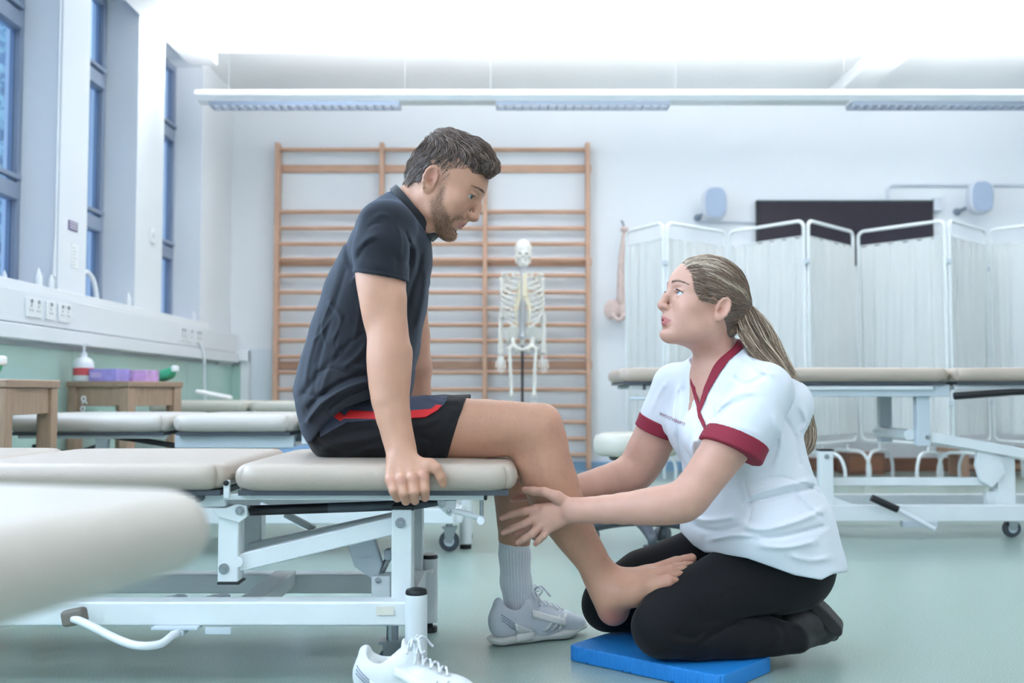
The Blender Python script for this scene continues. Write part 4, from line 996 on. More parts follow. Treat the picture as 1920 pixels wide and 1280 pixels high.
# ---- trainers
def trainer(name, label, O, yaw, L, group, kids=None, parent=None, tone='#d5dae2'):
    f = Vector((math.cos(yaw), math.sin(yaw), 0)); S = Frame(O, f, (f.y, -f.x, 0), (0, 0, 1), L/.30)
    e = parent if parent else thing(name, label, 'shoe', O, group)
    up = []; C = lambda a, b, ra, rb, k=.02, kind='u', sq=None: up.append(cone(S(*a), S(*b), ra*S.sc, rb*S.sc, k, kind, sq))
    C((.030, 0, .050), (.075, 0, .055), .034, .036); C((.075, 0, .052), (.150, .002, .046), .036, .040); C((.150, .002, .040), (.215, .003, .030), .042, .036); C((.215, .003, .028), (.262, .002, .026), .036, .024)
    C((.026, 0, .075), (.022, 0, .104), .027, .016, .02); C((.040, 0, .07), (.085, 0, .078), .033, .034, .02); C((.10, 0, .085), (.118, 0, .100), .028, .021, .02)
    C((.115, 0, .098), (.105, 0, .128), .019, .010, .012, sq=(S.f, .5))
    C((.060, 0, .12), (.064, 0, .085), .033, .026, .006, 's'); C((.052, 0, .10), (.082, 0, .062), .026, .024, .006, 's')
    up.append(plane_cut(S(0, 0, .012), (0, 0, -1), .004))
    bl = (np.array(S(.14, 0, .06))-np.array([.19, .19, .10]), np.array(S(.14, 0, .06))+np.array([.19, .19, .10]), .0026)
    knit = mat('trainer_knit_'+name, tone, .8, bump=(700, .35, .001))
    uo = sdf_obj('upper', up, [bl], knit, e, 2)
    so = []
    so.append(cone(S(.028, 0, .016), S(.10, 0, .014), .033*S.sc, .032*S.sc, .02, 'u', (Vector((0, 0, 1)), .62))); so.append(cone(S(.10, 0, .013), S(.20, .003, .013), .034*S.sc, .044*S.sc, .02, 'u', (Vector((0, 0, 1)), .45))); so.append(cone(S(.20, .003, .015), S(.268, .002, .022), .044*S.sc, .024*S.sc, .02, 'u', (Vector((0, 0, 1)), .45)))
    so.append(cone(S(.004, 0, .022), S(.03, 0, .018), .018*S.sc, .03*S.sc, .01, 'u', (Vector((0, 0, 1)), .6)))
    so.append(plane_cut(S(0, 0, .0015), (0, 0, -1), .003)); so.append(plane_cut(S(.27, 0, .036), (S.f*(-.05)+Vector((0, 0, 1))), .004))
    mid_ = sdf_obj('midsole', so, [(bl[0], bl[1], .0028)], mat('trainer_sole', '#dedfdb', .6, var=(30, .05)), e, 2)
    bv = bvh(uo.data)
    def side(x, z, s, off=.002):                              # a point on the upper's flank
        o = S(x, s*.12, z); h = bv.ray_cast(o, -S.n*s); return (h[0]+S.n*s*off) if h[0] else S(x, s*.035, z)
    def strip(nm, grid, m):
        rows = len(grid); cols = len(grid[0]); V = [p for r in grid for p in r]; o = link_mesh(nm, V, [(i*cols+j, i*cols+j+1, (i+1)*cols+j+1, (i+1)*cols+j) for i in range(rows-1) for j in range(cols-1)], m, mid_ if nm == 'sole_plug' else uo, 180)
        sm = o.modifiers.new('thickness', 'SOLIDIFY'); sm.thickness = .0024; sm.offset = 0; return o
    Mw = mat('trainer_white', '#eef0ee', .55); Mg = mat('trainer_stripe', '#c3cbd9', .6)
    for s in (1, -1):
        for k in range(3):
            x = .128+k*.022; strip('side_stripe', [[side(x+.012*v*0+(.010*u)+.030*(v), .030+.034*v, s) for u in (0, .5, 1)] for v in (0, .25, .5, .75, 1)], Mw)
        strip('lace_panel', [[side(.098+.10*u, .088-.034*u-.019*v, s, .003) for u in [i/8 for i in range(9)]] for v in (0, .33, .66, 1)], Mw)
        strip('heel_strap', [[side(.045+.055*u+.006*v, .060-.026*u-.026*v*(1-.2*u), s, .0025) for u in [i/6 for i in range(7)]] for v in (0, .5, 1)], Mw)
        strip('sole_plug', [[S(.055+.055*u, s*(.0355+.002*math.sin(u*PI)), .010+.020*v) for u in [i/4 for i in range(5)]] for v in (0, .5, 1)], Mw)
        for k in range(3): strip('heel_line', [[side(.012+.04*u, .084-.030*u-.007*k-.002*v, s, .002) for u in [i/5 for i in range(6)]] for v in (0, 1)], mat('trainer_grey', '#9aa3b2', .6))
    rs = random.Random(hash(name) % 97+3)
    def top(x, y, off=.004):
        h = bv.ray_cast(S(x, y, .2), Vector((0, 0, -1))); return (h[0]+Vector((0, 0, off))) if h[0] else S(x, y, .08)
    for k in range(5):
        x = .118+k*.0175; pts = [top(x+.004*((i % 2)*2-1)*0, y, .005+.003*math.cos(y*60)) for i, y in enumerate([-.022, -.012, 0, .012, .022])]; MB().tube(bezier(pts, 3), .0028, 6).build('lace', mat('lace_white', '#e4e7ea', .8, var=(160, .22)), e)
        pts = [top(x, -.02, .005), top(x+.009, 0, .010), top(x+.018, .02, .005)]; MB().tube(bezier(pts, 4), .0026, 6).build('lace', mat('lace_white', '#e4e7ea', .8), e)
        for s in (-1, 1): MB().box(S(x-.003, s*.024, .0)+Vector((0, 0, 0)), S(x+.003, s*.026, .0)+Vector((0, 0, .004))) if False else None
    for s in (-1, 1):
        for d in (0, 1):
            b = top(.128, 0, .010); pts = [b, b+S.n*s*.016*S.sc+Vector((0, 0, .012))+S.f*.012*d, b+S.n*s*.034*S.sc+Vector((0, 0, .004-.014*d))+S.f*(.022*d+.004), b+S.n*s*.026*S.sc-Vector((0, 0, .008))+S.f*(.03*d)]
            MB().tube(bezier(pts, 6), .0026, 6).build('lace', mat('lace_white', '#e4e7ea', .8), e)
    return e
# ================================================================ the man
NEAR, FAR = 2.455, 2.69
man = thing('person', 'person in black T-shirt and black shorts with red stripe sitting on the couch', 'person', (-.38, 2.55, 0))
HM = head_frame(P(817, 340, 2.455)+Vector((0, .078, 0)), 1, math.radians(29), math.radians(6), 0, 1.045)
Yw = Vector((0, 1, 0))
mo = head_ops(HM, dict(jaw=1.04, chin=(.080, -.084), mouth_open=.0036, brow=.012, nose_tip=(.121, -.021), nose_root=(.0955, .025), eye_h=.0054, mouth_x=.0960, mouth_z=-.0505, back=.013))
mo += chain([(HM(-.012, 0, -.035), .060), (P(783, 388, 2.545), .060), (P(764, 420, 2.555), .066)], .03)
mo += chain([(HM(.004, -.045, -.05), .018), (P(800, 425, 2.5), .016)], .02)
mo += [cone(P(752, 410, 2.56), P(700, 560, 2.56), .062, .108, .03, 'u', (Yw, 1.35)), cone(P(700, 560, 2.56), P(660, 760, 2.56), .108, .115, .03, 'u', (Yw, 1.15)), cone(P(735, 425, 2.40), P(745, 425, 2.74), .05, .05, .03), cone(P(645, 800, 2.47), P(645, 800, 2.68), .066, .066, .03)]
mo += [ridge([(868, 394), (860, 402), (852, 412)], 2.6, -.0018, 2.40, 2.52), ridge([(862, 378), (872, 382), (882, 380)], 2.2, -.001, 2.40, 2.52)]
# near arm
arm = [(718, 425, 2.385, 44), (715, 470, 2.37, 46), (714, 520, 2.355, 45), (719, 560, 2.345, 39.5), (723, 600, 2.335, 35), (728, 635, 2.325, 36), (729, 665, 2.32, 38.5), (729.5, 700, 2.312, 37.5), (732, 750, 2.30, 33.5), (744, 810, 2.285, 28), (752, 842, 2.275, 25.5), (755, 862, 2.265, 25)]
mo += pchain(arm, .015, None, cr=2)
mo += [ell(P(700, 560, 2.33), (.020, .03, .06), .03)]
mo += [cone(P(738, 560, 2.325), P(742, 610, 2.32), .026, .020, .02)]           # biceps
mo += [cone(P(757, 660, 2.31), P(752, 720, 2.30), .016, .012, .02)]
# near hand gripping the cushion edge
kn = [(733, 900, 2.228), (752.5, 898, 2.222), (774, 895, 2.220), (794, 893, 2.226)]
pip = [(739, 920, 2.212), (757, 924, 2.208), (776.5, 922, 2.208), (796, 917, 2.214)]
tip = [(745, 933, 2.224), (761, 939, 2.222), (778, 938, 2.222), (797, 932, 2.226)]
for i in range(4):
    x = 740+i*10; mo += pchain([(x, 862, 2.255, 16), (kn[i][0], kn[i][1], kn[i][2], 11.5)], .010)
for i in range(4):
    mo += pchain([(*kn[i], 11.2), (*pip[i], 9.8)], .0022); mo += pchain([(*pip[i], 9.6), (*tip[i], 8.6)], .0022)
    mo += [ell(P(kn[i][0], kn[i][1]-1, kn[i][2]-.009), (.009, .006, .009), .008)]
mo += pchain([(782, 868, 2.250, 13), (806, 872, 2.235, 11.5), (818, 878, 2.228, 10)], .010); mo += pchain([(818, 878, 2.228, 10.2), (827, 894, 2.228, 9.2), (830.5, 907, 2.232, 7.6)], .004)
mo += [ell(P(762, 880, 2.25), (.030, .018, .026), .012)]
# far arm
mo += pchain([(745, 430, 2.75, 40), (760, 520, 2.83, 38), (772, 630, 2.86, 33), (778, 690, 2.86, 31), (780, 740, 2.865, 27), (776, 800, 2.87, 22), (772, 860, 2.875, 24), (772, 890, 2.90, 20)], .02)
# near leg and bare foot
thigh = [(690, 806, 2.47, 53), (800, 806, 2.465, 54), (850, 805, 2.46, 55), (880, 805, 2.46, 55), (940, 801.5, 2.455, 49), (985, 803, 2.455, 45), (1006, 811, 2.455, 43)]
mo += pchain(thigh, .02, cr=2)
calf = [(1006, 812, 2.455, 44), (1018, 850, 2.455, 45), (1031, 893, 2.455, 46.5), (1042, 932, 2.458, 46.5), (1060, 970, 2.46, 41), (1077, 1000, 2.465, 36), (1095, 1027, 2.468, 31.5), (1112, 1053, 2.47, 28), (1127, 1082, 2.475, 26.5)]
mo += pchain(calf, .03, cr=2)
mo += [ell(P(1024, 790, 2.45), (.030, .036, .036), .03), ell(P(1042, 828, 2.452), (.018, .024, .022), .03)]
mo += [cone(P(968, 838, 2.44), P(1000, 905, 2.44), .012, .022, .03), cone(P(910, 846, 2.43), P(985, 838, 2.43), .012, .010, .02)]
mo += [ell(P(1150, 1142, 2.475), (.037, .034, .038), .02)]
mo += pchain([(1120, 1070, 2.475, 25), (1136, 1105, 2.478, 27), (1150, 1140, 2.482, 27)], .02)
mo += pchain([(1132, 1086, 2.475, 26), (1172, 1090, 2.475, 22), (1215, 1078, 2.465, 17), (1268, 1055, 2.455, 12.5)], .03)
mo += pchain([(1145, 1120, 2.455, 26), (1190, 1112, 2.42, 23), (1225, 1100, 2.385, 18), (1252, 1089, 2.362, 13)], .03)
mo += pchain([(1160, 1105, 2.465, 28), (1215, 1092, 2.43, 23), (1258, 1073, 2.41, 15)], .03)
toes = [((1268, 1054, 2.455), (1284, 1049, 2.45), (1297, 1046, 2.446), 10.5, 9), ((1268, 1063, 2.434), (1286, 1059, 2.424), (1297, 1059, 2.424), 8.2, 6.8), ((1262, 1072, 2.412), (1281, 1067, 2.40), (1291, 1068, 2.402), 7.8, 6.6), ((1256, 1081, 2.39), (1272, 1076, 2.38), (1282, 1077.5, 2.384), 7.6, 6.4), ((1246, 1092, 2.366), (1258, 1088, 2.360), (1267, 1088, 2.364), 8, 6.8)]
for a, b, c, r0, r1 in toes: mo += pchain([(*a, r0), (*b, r0*.85), (*c, r1)], .003)
mo += [ell(P(1140, 1112, 2.445), (.013, .008, .015), .012)]
# far leg
mo += pchain([(700, 806, 2.69, 52), (850, 800, 2.69, 52), (960, 798, 2.69, 44), (985, 806, 2.69, 42), (975, 850, 2.69, 42), (967, 900, 2.69, 41), (967, 940, 2.69, 36.5), (965, 980, 2.695, 31), (965, 1040, 2.70, 26), (968, 1100, 2.705, 25)], .02, cr=2)
skinm = skin_mat('skin_man')
lipc = '#c07f78'
BEARD = [(806, 397), (806, 377), (818, 361), (828, 346), (835, 346), (835, 360), (833, 377), (839, 397), (846, 408), (858, 402), (876, 405), (874, 413), (858, 413), (850, 418), (852, 426), (858, 434), (856, 450), (836, 453), (818, 443)]
spots = [(pxmask(BEARD[:], 6), 0, '#8f6c58', .5),
         (pxmask([(764, 348), (800, 318), (830, 314), (842, 330), (830, 348), (800, 345), (770, 362)], 6), 0, '#8d6f60', .35),
         (HM(-.006, .078, .01), .03, '#e09a88', .6), (HM(.115, 0, -.02), .018, '#d99c8a', .55), (HM(.075, .045, -.015), .03, '#d9a190', .4), (HM(.085, .03, .036), .014, '#a98672', .25)]
for i in range(4): spots += [(P(kn[i][0], kn[i][1], kn[i][2]-.01), .016, '#e0a093', .6), (P(tip[i][0], tip[i][1], tip[i][2]), .018, '#dba092', .4)]
spots += [(P(1035, 800, 2.43), .07, '#d99b88', .5), (P(1150, 1155, 2.45), .06, '#c9776a', .7), (P(1255, 1092, 2.36), .03, '#dc9a8c', .6), (P(1292, 1050, 2.44), .03, '#dc9a8c', .5), (P(1140, 1112, 2.44), .02, '#d59c8c', .5), (P(727, 640, 2.29), .04, '#d29d88', .25), (pxmask([(830, 740), (1000, 740), (1060, 780), (1100, 960), (1150, 1060), (1090, 1090), (1020, 1000), (960, 930), (930, 1010), (900, 1010), (900, 870), (830, 870)], 25), 0, '#bb8a70', .5)]
mx, mz = .0960, -.0505
def lipmask(H, mx, mz, mo):
    O = V3(H.O); f, n, u = V3(H.f), V3(H.n), V3(H.u)
    def fn(V):
        d = (V-O)/H.sc; x, y, z = d@f, d@n, d@u; k = np.abs(y)/.0265
        zt = mz+.0065+mo-(.0055+mo)*k**1.3; zb = mz-.0105-mo+(.0085+mo)*k**1.6
        return (np.clip((zt-z)/.0018+.5, 0, 1)*np.clip((z-zb)/.0018+.5, 0, 1)*(k < 1)*(x > .07))
    return fn
spots.append((lipmask(HM, mx, mz, .0035), 0, lipc, .8))
sub = lambda *a: (*pblock(*a[:6], 0)[:2], a[6])
body = sdf_obj('body', mo, pblock(560, 235, 1340, 1200, 2.16, 2.97, .0044), skinm, man, 2, painter('#c9977d', spots), subs=[sub(757, 228, 935, 455, 2.40, 2.70, 3), sub(705, 852, 850, 955, 2.17, 2.31, 3), sub(1118, 1030, 1330, 1190, 2.31, 2.58, 2)])
for t in (1, -1): eye_ball(body, HM, t, HM.f*1+HM.n*.38-HM.u*.10, '#4c5458')
MB().tube(bezier([HM(.0895, y*.8, -.0478+.05*abs(y)) for y in (-.014, -.007, 0, .007, .014)], 4), .0022, 8).build('teeth', mat('teeth', '#f0ece6', .3), body)
# ---- T-shirt
sh = pchain([(720, 424, 2.385, 50), (714, 470, 2.365, 54), (712, 560, 2.345, 55)], .025)
hem_n = Vector((-.17, 0, -1))
sh.append(plane_cut(P(715, 521, 2.345), hem_n, .003))
sh += pchain([(714, 534, 2.352, 48.5), (716, 590, 2.345, 51)], .003, kind='s')
sl = pchain([(745, 430, 2.75, 46), (760, 525, 2.82, 47)], .025); sh += sl
for (a, b, s) in (((752, 398, 40), (738, 432, 62), 1.35), ((738, 432, 62), (728, 480, 79), 1.45), ((728, 480, 79), (706, 560, 94), 1.38), ((706, 560, 94), (685, 640, 100), 1.25), ((685, 640, 100), (667, 710, 102), 1.15), ((667, 710, 102), (655, 760, 99), 1.3), ((655, 760, 99), (650, 815, 86), 1.58)):
    sh.append(cone(P(a[0], a[1], 2.56), P(b[0], b[1], 2.56), a[2]*mpp(2.56), b[2]*mpp(2.56), .03, 'u', (Yw, s)))
sh += pchain([(738, 425, 2.42, 44), (752, 420, 2.56, 50), (745, 425, 2.72, 44)], .03)
sh.append(ppoly([(500, 300), (900, 300), (900, 744), (780, 743), (700, 745), (645, 765), (606, 796), (586, 826), (576, 831), (565, 812), (556, 775), (548, 730), (540, 600), (500, 500)], 2.0, 3.2))
sh.append(plane_cut(P(772, 402, 2.5), P(795, 383, 2.5)-P(772, 402, 2.5), .003))
F2 = (2.2, 2.62)
for pts, w, am in (([(668, 412), (652, 450), (655, 490), (668, 510)], 7, -.006), ([(672, 470), (690, 448), (712, 442)], 8, .006), ([(668, 488), (684, 462), (700, 452)], 5, -.004),
                   ([(790, 470), (782, 510), (770, 545), (762, 580)], 6, -.006), ([(800, 500), (795, 560), (780, 620)], 7, .005), ([(808, 520), (800, 580), (786, 650), (776, 700)], 5, -.004),
                   ([(768, 440), (780, 470), (776, 510)], 5, .004), ([(640, 480), (625, 540), (600, 600)], 8, .002), ([(650, 500), (632, 560), (606, 640), (590, 690)], 5, -.002), ([(612, 560), (640, 600), (622, 640)], 5, .003),
                   ([(600, 600), (580, 670), (572, 720)], 5, .003), ([(618, 610), (598, 680), (588, 740)], 4, -.002), ([(636, 640), (610, 710), (596, 760)], 5, .0025), ([(622, 560), (604, 610), (612, 650)], 3, .002), ([(648, 590), (630, 640), (636, 668)], 3, -.002), ([(676, 560), (670, 610), (660, 650)], 4, .002), ([(585, 640), (605, 620), (625, 590)], 3, .002), ([(590, 700), (620, 690), (650, 700)], 3, -.002), ([(700, 410), (716, 402), (734, 408)], 5, .003), ([(688, 430), (700, 420), (716, 418)], 4, -.0025), ([(745, 420), (752, 450), (750, 480)], 4, .003), ([(758, 430), (768, 460), (764, 500)], 3, -.003),
                   ([(690, 700), (650, 712), (610, 735), (575, 768)], 5, -.006), ([(694, 714), (650, 728), (605, 755), (572, 795)], 5, .007), ([(692, 726), (655, 742), (615, 768)], 4, -.005), ([(660, 690), (690, 690)], 6, .005), ([(566, 735), (590, 742), (620, 735)], 5, -.004), ([(690, 640), (670, 668), (640, 690)], 6, .005), ([(640, 660), (660, 640), (690, 620)], 5, -.003),
                   ([(752, 640), (760, 690), (768, 730)], 6, .004), ([(664, 503), (714, 508), (768, 521)], 2.2, -.0010), ([(700, 385), (680, 405), (668, 440)], 9, .003), ([(735, 470), (745, 490), (742, 515)], 7, -.003), ([(690, 480), (700, 495), (720, 500)], 6, .003), ([(560, 750), (600, 700), (640, 660)], 7, -.004)):
    sh.append(ridge(pts, w*.9, am*1.0, *F2))
M_shirt = mat('black_cotton', '#1e1f25', .85, sheen=.25, spec=.3, bump=(900, .25, .0008), sheen_col=(.6, .72, .95))
tee = sdf_obj('t_shirt', sh, [pblock(530, 345, 830, 850, 2.24, 2.90, .0029)], M_shirt, man, 1)
def band(name, c, ax, r1, u, r2, w, h, th, m, parent, n=64, flare=0, sq=0):
    c = Vector(c); ax = Vector(ax).normalized(); u = (Vector(u)-ax*Vector(u).dot(ax)).normalized(); w = ax.cross(u); V = []
    for k in range(n):
        a = 2*PI*k/n; d = (u*(r1*math.cos(a))+w*(r2*math.sin(a)))*(1+sq*abs(math.sin(2*a))); dn = d.normalized()
        for (hh, off) in ((-h/2, 0), (-h/2, th), (-h/4, th*1.15), (h/4, th*1.1), (h/2, th*.9), (h/2, 0)): V.append(c+d+dn*(off-flare*hh)+ax*hh)
    return link_mesh(name, V, [(k*6+j, k*6+(j+1) % 6, ((k+1) % n)*6+(j+1) % 6, ((k+1) % n)*6+j) for k in range(n) for j in range(6)], m, parent, 50)
ca = P(795, 383, 2.55)-P(772, 402, 2.55)
band('collar', P(777, 400, 2.552), ca, .0775, P(808, 448, 2.55)-P(738, 362, 2.55), .083, None, .020, .0035, mat('collar_rib', '#1c1c21', .8, sheen=.3), tee, sq=.08)
# ---- shorts
so = []
so += [cone(P(634, 802, 2.57), P(652, 775, 2.57), 60*mpp(2.57), 60*mpp(2.57), .02, 'u', (Yw, 1.7))]
so += pchain([(640, 806, 2.475, 61), (740, 806, 2.47, 61), (830, 805, 2.465, 63), (900, 805, 2.46, 66)], .03); so += pchain([(640, 806, 2.68, 60), (740, 806, 2.69, 60), (900, 800, 2.70, 62)], .03)
so.append(plane_cut(P(856, 806, 2.46), Vector((1, 0, -(36/120))), .003)); so.append(plane_cut((0, 0, ZT+.004), (0, 0, -1), .006)); so += pchain([(886, 806, 2.462, 59), (930, 805, 2.46, 60)], .003, kind='s'); so += pchain([(886, 801, 2.70, 57), (930, 800, 2.70, 58)], .003, kind='s')
so_base = list(so)
for pts, w, am in (([(590, 850), (640, 830), (700, 822)], 8, .005), ([(620, 820), (660, 808), (710, 806)], 7, -.004), ([(640, 862), (690, 842), (720, 838)], 6, .004), ([(790, 860), (820, 820), (850, 780)], 6, -.005), ([(800, 845), (830, 805), (862, 762)], 6, .005), ([(770, 800), (800, 795), (830, 782)], 6, .004), ([(795, 742), (830, 752), (868, 750)], 5, .004), ([(575, 800), (600, 830), (640, 848)], 6, -.004), ([(776, 820), (800, 822), (815, 836)], 6, -.003)):
    so.append(ridge(pts, w, am, 2.2, 2.6))
M_short = mat('black_polyester', '#19181b', .7, sheen=.05, spec=.3, bump=(800, .2, .0008))
shorts_ = sdf_obj('shorts', so, [pblock(545, 715, 895, 880, 2.30, 2.83, .0028)], M_short, man, 1)
def patch(nm, base, poly, Y0, Y1, off, th, m, parent, res=.002):
    xs = [p[0] for p in poly]; ys = [p[1] for p in poly]
    return sdf_obj(nm, base+[shell_op(off, th), ppoly(poly, Y0, Y1)], [pblock(min(xs)-6, min(ys)-6, max(xs)+6, max(ys)+6, Y0-.01, Y1+.01, res)], m, parent, 1)
M_panel = mat('navy_mesh', '#474c60', .75, bump=(900, .8, .001)); M_red = mat('red_stripe', '#e0272c', .55)
patch('side_panel', so, [(598, 800), (640, 752), (700, 737), (770, 739), (842, 742), (832, 760), (806, 778), (700, 788), (650, 792), (600, 820)], 2.30, 2.56, .0005, .003, M_panel, shorts_)
patch('red_stripe', so, [(630, 766), (646, 779), (655, 768), (703, 771), (767, 769), (808, 766), (817, 758), (830, 759), (821, 769), (797, 783), (767, 784), (703, 786), (645, 784.5), (638, 790), (620, 777)], 2.30, 2.56, .0016, .0035, M_red, shorts_, .0018)
# ---- sock and worn trainer
sk = pchain([(964, 1006, 2.697, 29.5), (965, 1040, 2.70, 28.5), (967, 1090, 2.704, 28), (975, 1130, 2.715, 30)], .01)
ax0, ax1 = P(964, 1000, 2.697), P(968, 1120, 2.705)
def rib(X, Y, Z):
    t = (Z-ax0.z)/(ax1.z-ax0.z); cx = ax0.x+(ax1.x-ax0.x)*t; cy = ax0.y+(ax1.y-ax0.y)*t; return np.cos(30*np.arctan2(Y-cy, X-cx))*np.clip((ax0.z-.034-Z)/.006, 0, 1)
sk.append(plane_cut(P(964, 1009, 2.69), (0, 0, 1), .002)); sk.append(noise_op([-9]*3, [9]*3, .0006, rib))
sdf_obj('sock', sk, [pblock(925, 1000, 1015, 1160, 2.63, 2.79, .0018)], mat('white_sock', '#eef0f5', .85, bump=(900, .3, .0008)), man, 0)
trainer('trainer', None, P(928, 1197, 2.70)*1.0 if False else Vector((P(935, 1195, 2.655).x-.012, 2.665, 0)), math.radians(33), .298, None, parent=None) if False else None
tw_ = thing('trainer', 'white trainer with three side stripes worn on the planted foot', 'shoe', Vector((-.052, 2.645, 0)), 'white trainers')
trainer('worn', None, Vector((-.052, 2.645, 0)), math.radians(30), .298, None, parent=tw_)
te_ = thing('trainer', 'empty white trainer lying in front of the couch post, cut by the bottom edge', 'shoe', Vector((-.325, 2.17, 0)), 'white trainers')
trainer('empty', None, Vector((-.325, 2.17, 0)), math.radians(-13), .298, None, parent=te_, tone='#e6e8e8')
# ---- hair, beard, brows
hp = [ell(HM(.007, 0, .048), (.0895, .0795, .088), .01, 'u', HM.R()), ell(HM(.036, 0, .050), (.066, .0655, .060), .02, 'u', HM.R())]
hp += [cone(HM(-.025, 0, .085), HM(.045, 0, .100), .050, .044, .03, 'u', (HM.n, 1.25)), cone(HM(.045, 0, .100), HM(.088, 0, .094), .036, .025, .02, 'u', (HM.n, 1.7)), cone(HM(.085, 0, .096), HM(.108, 0, .088), .019, .010, .015, 'u', (HM.n, 2.6))]
hp += [cone(HM(-.042, 0, .02), HM(-.034, 0, -.030), .045, .040, .03, 'u', (HM.n, 1.2))]
hp.append(ppoly([(750, 230), (950, 230), (950, 300), (934, 318), (916, 331), (911, 322), (890, 321), (868, 314), (856, 312), (846, 320), (838, 336), (833, 338), (829, 318), (815, 306), (800, 312), (796, 330), (788, 343), (775, 352), (755, 356), (745, 300)], 2.3, 2.8))
def hn(X, Y, Z): return np.sin(X*170+Z*60+Y*30)*np.sin(Y*140-Z*90)+.6*np.sin(X*90-Z*260+Y*70)
hp.append(noise_op([-9]*3, [9]*3, .0016, hn))
M_hair = mat('hair_brown', '#4a3d38', .42, attr='tint')
hairm = sdf_obj('hair', hp, [pblock(745, 225, 950, 375, 2.38, 2.70, .0026)], M_hair, man, 1, painter('#54463f', []))
rs = np.random.RandomState(5); O = V3(HM.O)
def man_flow(p, n):
    d = (Vector(p)-HM.O)/HM.sc; z = d.dot(HM.u); x = d.dot(HM.f); y = d.dot(HM.n)
    top = max(0, min(1, (z-.055)/.05)); return (HM.f*(.9 if x < .09 else .5)-HM.u*.25+HM.n*(.25*math.copysign(1, y)))*top+(HM.f*(-.35)-HM.u*1.0)*(1-top)
def topw(c, n):
    d = (c-O)/HM.sc; z = d@V3(HM.u); return (.35+1.2*np.clip((z-.05)/.05, 0, 1))*(c[:, 1] < 2.62)
pts, nor = sample_surface(hairm.data, 3400, 3, topw)
pal = [np.array(lin(c)) for c in ('#57463f', '#6b574d', '#7e695e', '#988274', '#473a35')]
ph = comb(hairm.data, pts, nor, man_flow, (6, 10), .0058, .006, rs, .16)
strands('hair_strands', ph, .00075, [pal[rs.randint(5)] for _ in ph], M_hair, hairm)
def beardw(c, n):
    px, py = proj(c[:, 0], c[:, 1], c[:, 2]); m = poly2(px, py, BEARD); return (np.clip(-m/5, 0, 1))*(c[:, 1] < 2.6)
pts, nor = sample_surface(body.data, 3200, 8, beardw)
bf = lambda p, n: HM.f*.35-HM.u*.9
ph = comb(body.data, pts, nor, bf, (3, 5), .0018, .0016, rs, .4)
strands('beard', ph, .00024, [np.array(lin(('#8a6a55', '#9d7b64', '#6d5243')[rs.randint(3)])) for _ in ph], mat('beard_hair', '#7a5a48', .5, attr='tint'), body)
def brow_strands(H, parent, cols, z0=.0385, seed=2, n=90, r=.00036, ln=4):
    rs2 = np.random.RandomState(seed); out = []
    me = body.data if parent == man else fbody.data
    bv = bvh(me)
    for t in (1, -1):
        for i in range(n):
            s = rs2.uniform(0, 1); y = .010+.045*s; z = z0+.004*math.sin(s*PI*.8)-.006*s*s+rs2.normal(0, .0014*(1-.5*s)); h = bv.ray_cast(H(.14, t*y, z), -H.f)
            if h[0] is None: continue
            a = h[0]+h[1]*.0004; d = (H.n*t*.9+H.u*(.35*(1-s))-H.f*.4).normalized()
            out.append([tuple(a), tuple(a+d*.003+h[1]*.0008), tuple(a+d*.006+h[1]*.0006)])
    return strands('eyebrow', out, r, [np.array(lin(cols[rs2.randint(len(cols))])) for _ in out], mat('brow_hair', '#5d4a40', .5, attr='tint'), body if parent == man else fbody)
brow_strands(HM, man, ('#5d473b', '#6d5548'))
def lid_lashes(H, parent, col, n=30, ln=.004, r=.0003, ez=.0165, eh=.0050):
    out = []
    for t in (1, -1):
        for i in range(n):
            s = i/(n-1); k = 2*s-1; y = t*(.0322+.0135*k); z = ez+eh*math.sqrt(max(0, 1-k*k))*.92-.10*.0135*k; x = .0795+math.sqrt(max(0, .0146**2-(.0135*k)**2-(z-.016)**2))
            a = H(x, y, z); d = (H.f+H.u*.25+H.n*t*(.2+.5*k)).normalized(); out.append([tuple(a-d*.0006), tuple(a+d*ln*.5), tuple(a+d*ln+H.u*ln*.35)])
    strands('eyelashes', out, r, [np.array(lin(col))]*len(out), mat('brow_hair', '#5d4a40', .5, attr='tint'), body if parent == man else fbody)
lid_lashes(HM, man, '#3a2d28', 30, .0035, .00035, .0155, .0054)
def legw(c, n):
    px, py = proj(c[:, 0], c[:, 1], c[:, 2]); m = poly2(px, py, [(890, 745), (1000, 755), (1050, 800), (1090, 930), (1150, 1045), (1110, 1090), (1030, 1000), (985, 930), (960, 850), (860, 865)]); return (np.clip(-m/8+.4, 0, 1))*(c[:, 1] < 2.5)
pts, nor = sample_surface(body.data, 1500, 18, legw)
ph = comb(body.data, pts, nor, lambda p, n: Vector((.25, 0, -1)), (4, 6), .0030, .0018, rs, .45)
strands('leg_hair', ph, .00011, [np.array(lin('#8a6650'))]*len(ph), mat('beard_hair', '#7a5a48', .5, attr='tint'), body)
# ================================================================ the kneeling woman
wom = thing('person', 'person in white tunic with maroon trim and black trousers kneeling on the blue mat', 'person', (.50, 2.45, 0))
HW = head_frame(P(1333, 579, 2.36)+Vector((0, .072, 0)), -1, math.radians(-15), math.radians(15), 0, 1.0)
LAT = Vector((-.53, .85, 0)); FACE = Vector((-.85, -.53, 0))
wo = head_ops(HW, dict(jaw=.95, chin=(.079, -.079), mouth_open=.0024, mouth_z=-.0500, back=.004, brow=.008, nose=.92, nose_tip=(.1195, -.0175), nose_root=(.0925, .022), eye_h=.0056, eye_z=.0165, mouth_x=.0960, lip=1.12, ear=.92))
wo += chain([(HW(-.014, 0, -.04), .052), (P(1340, 650, 2.46), .050), (P(1352, 695, 2.475), .056)], .03)
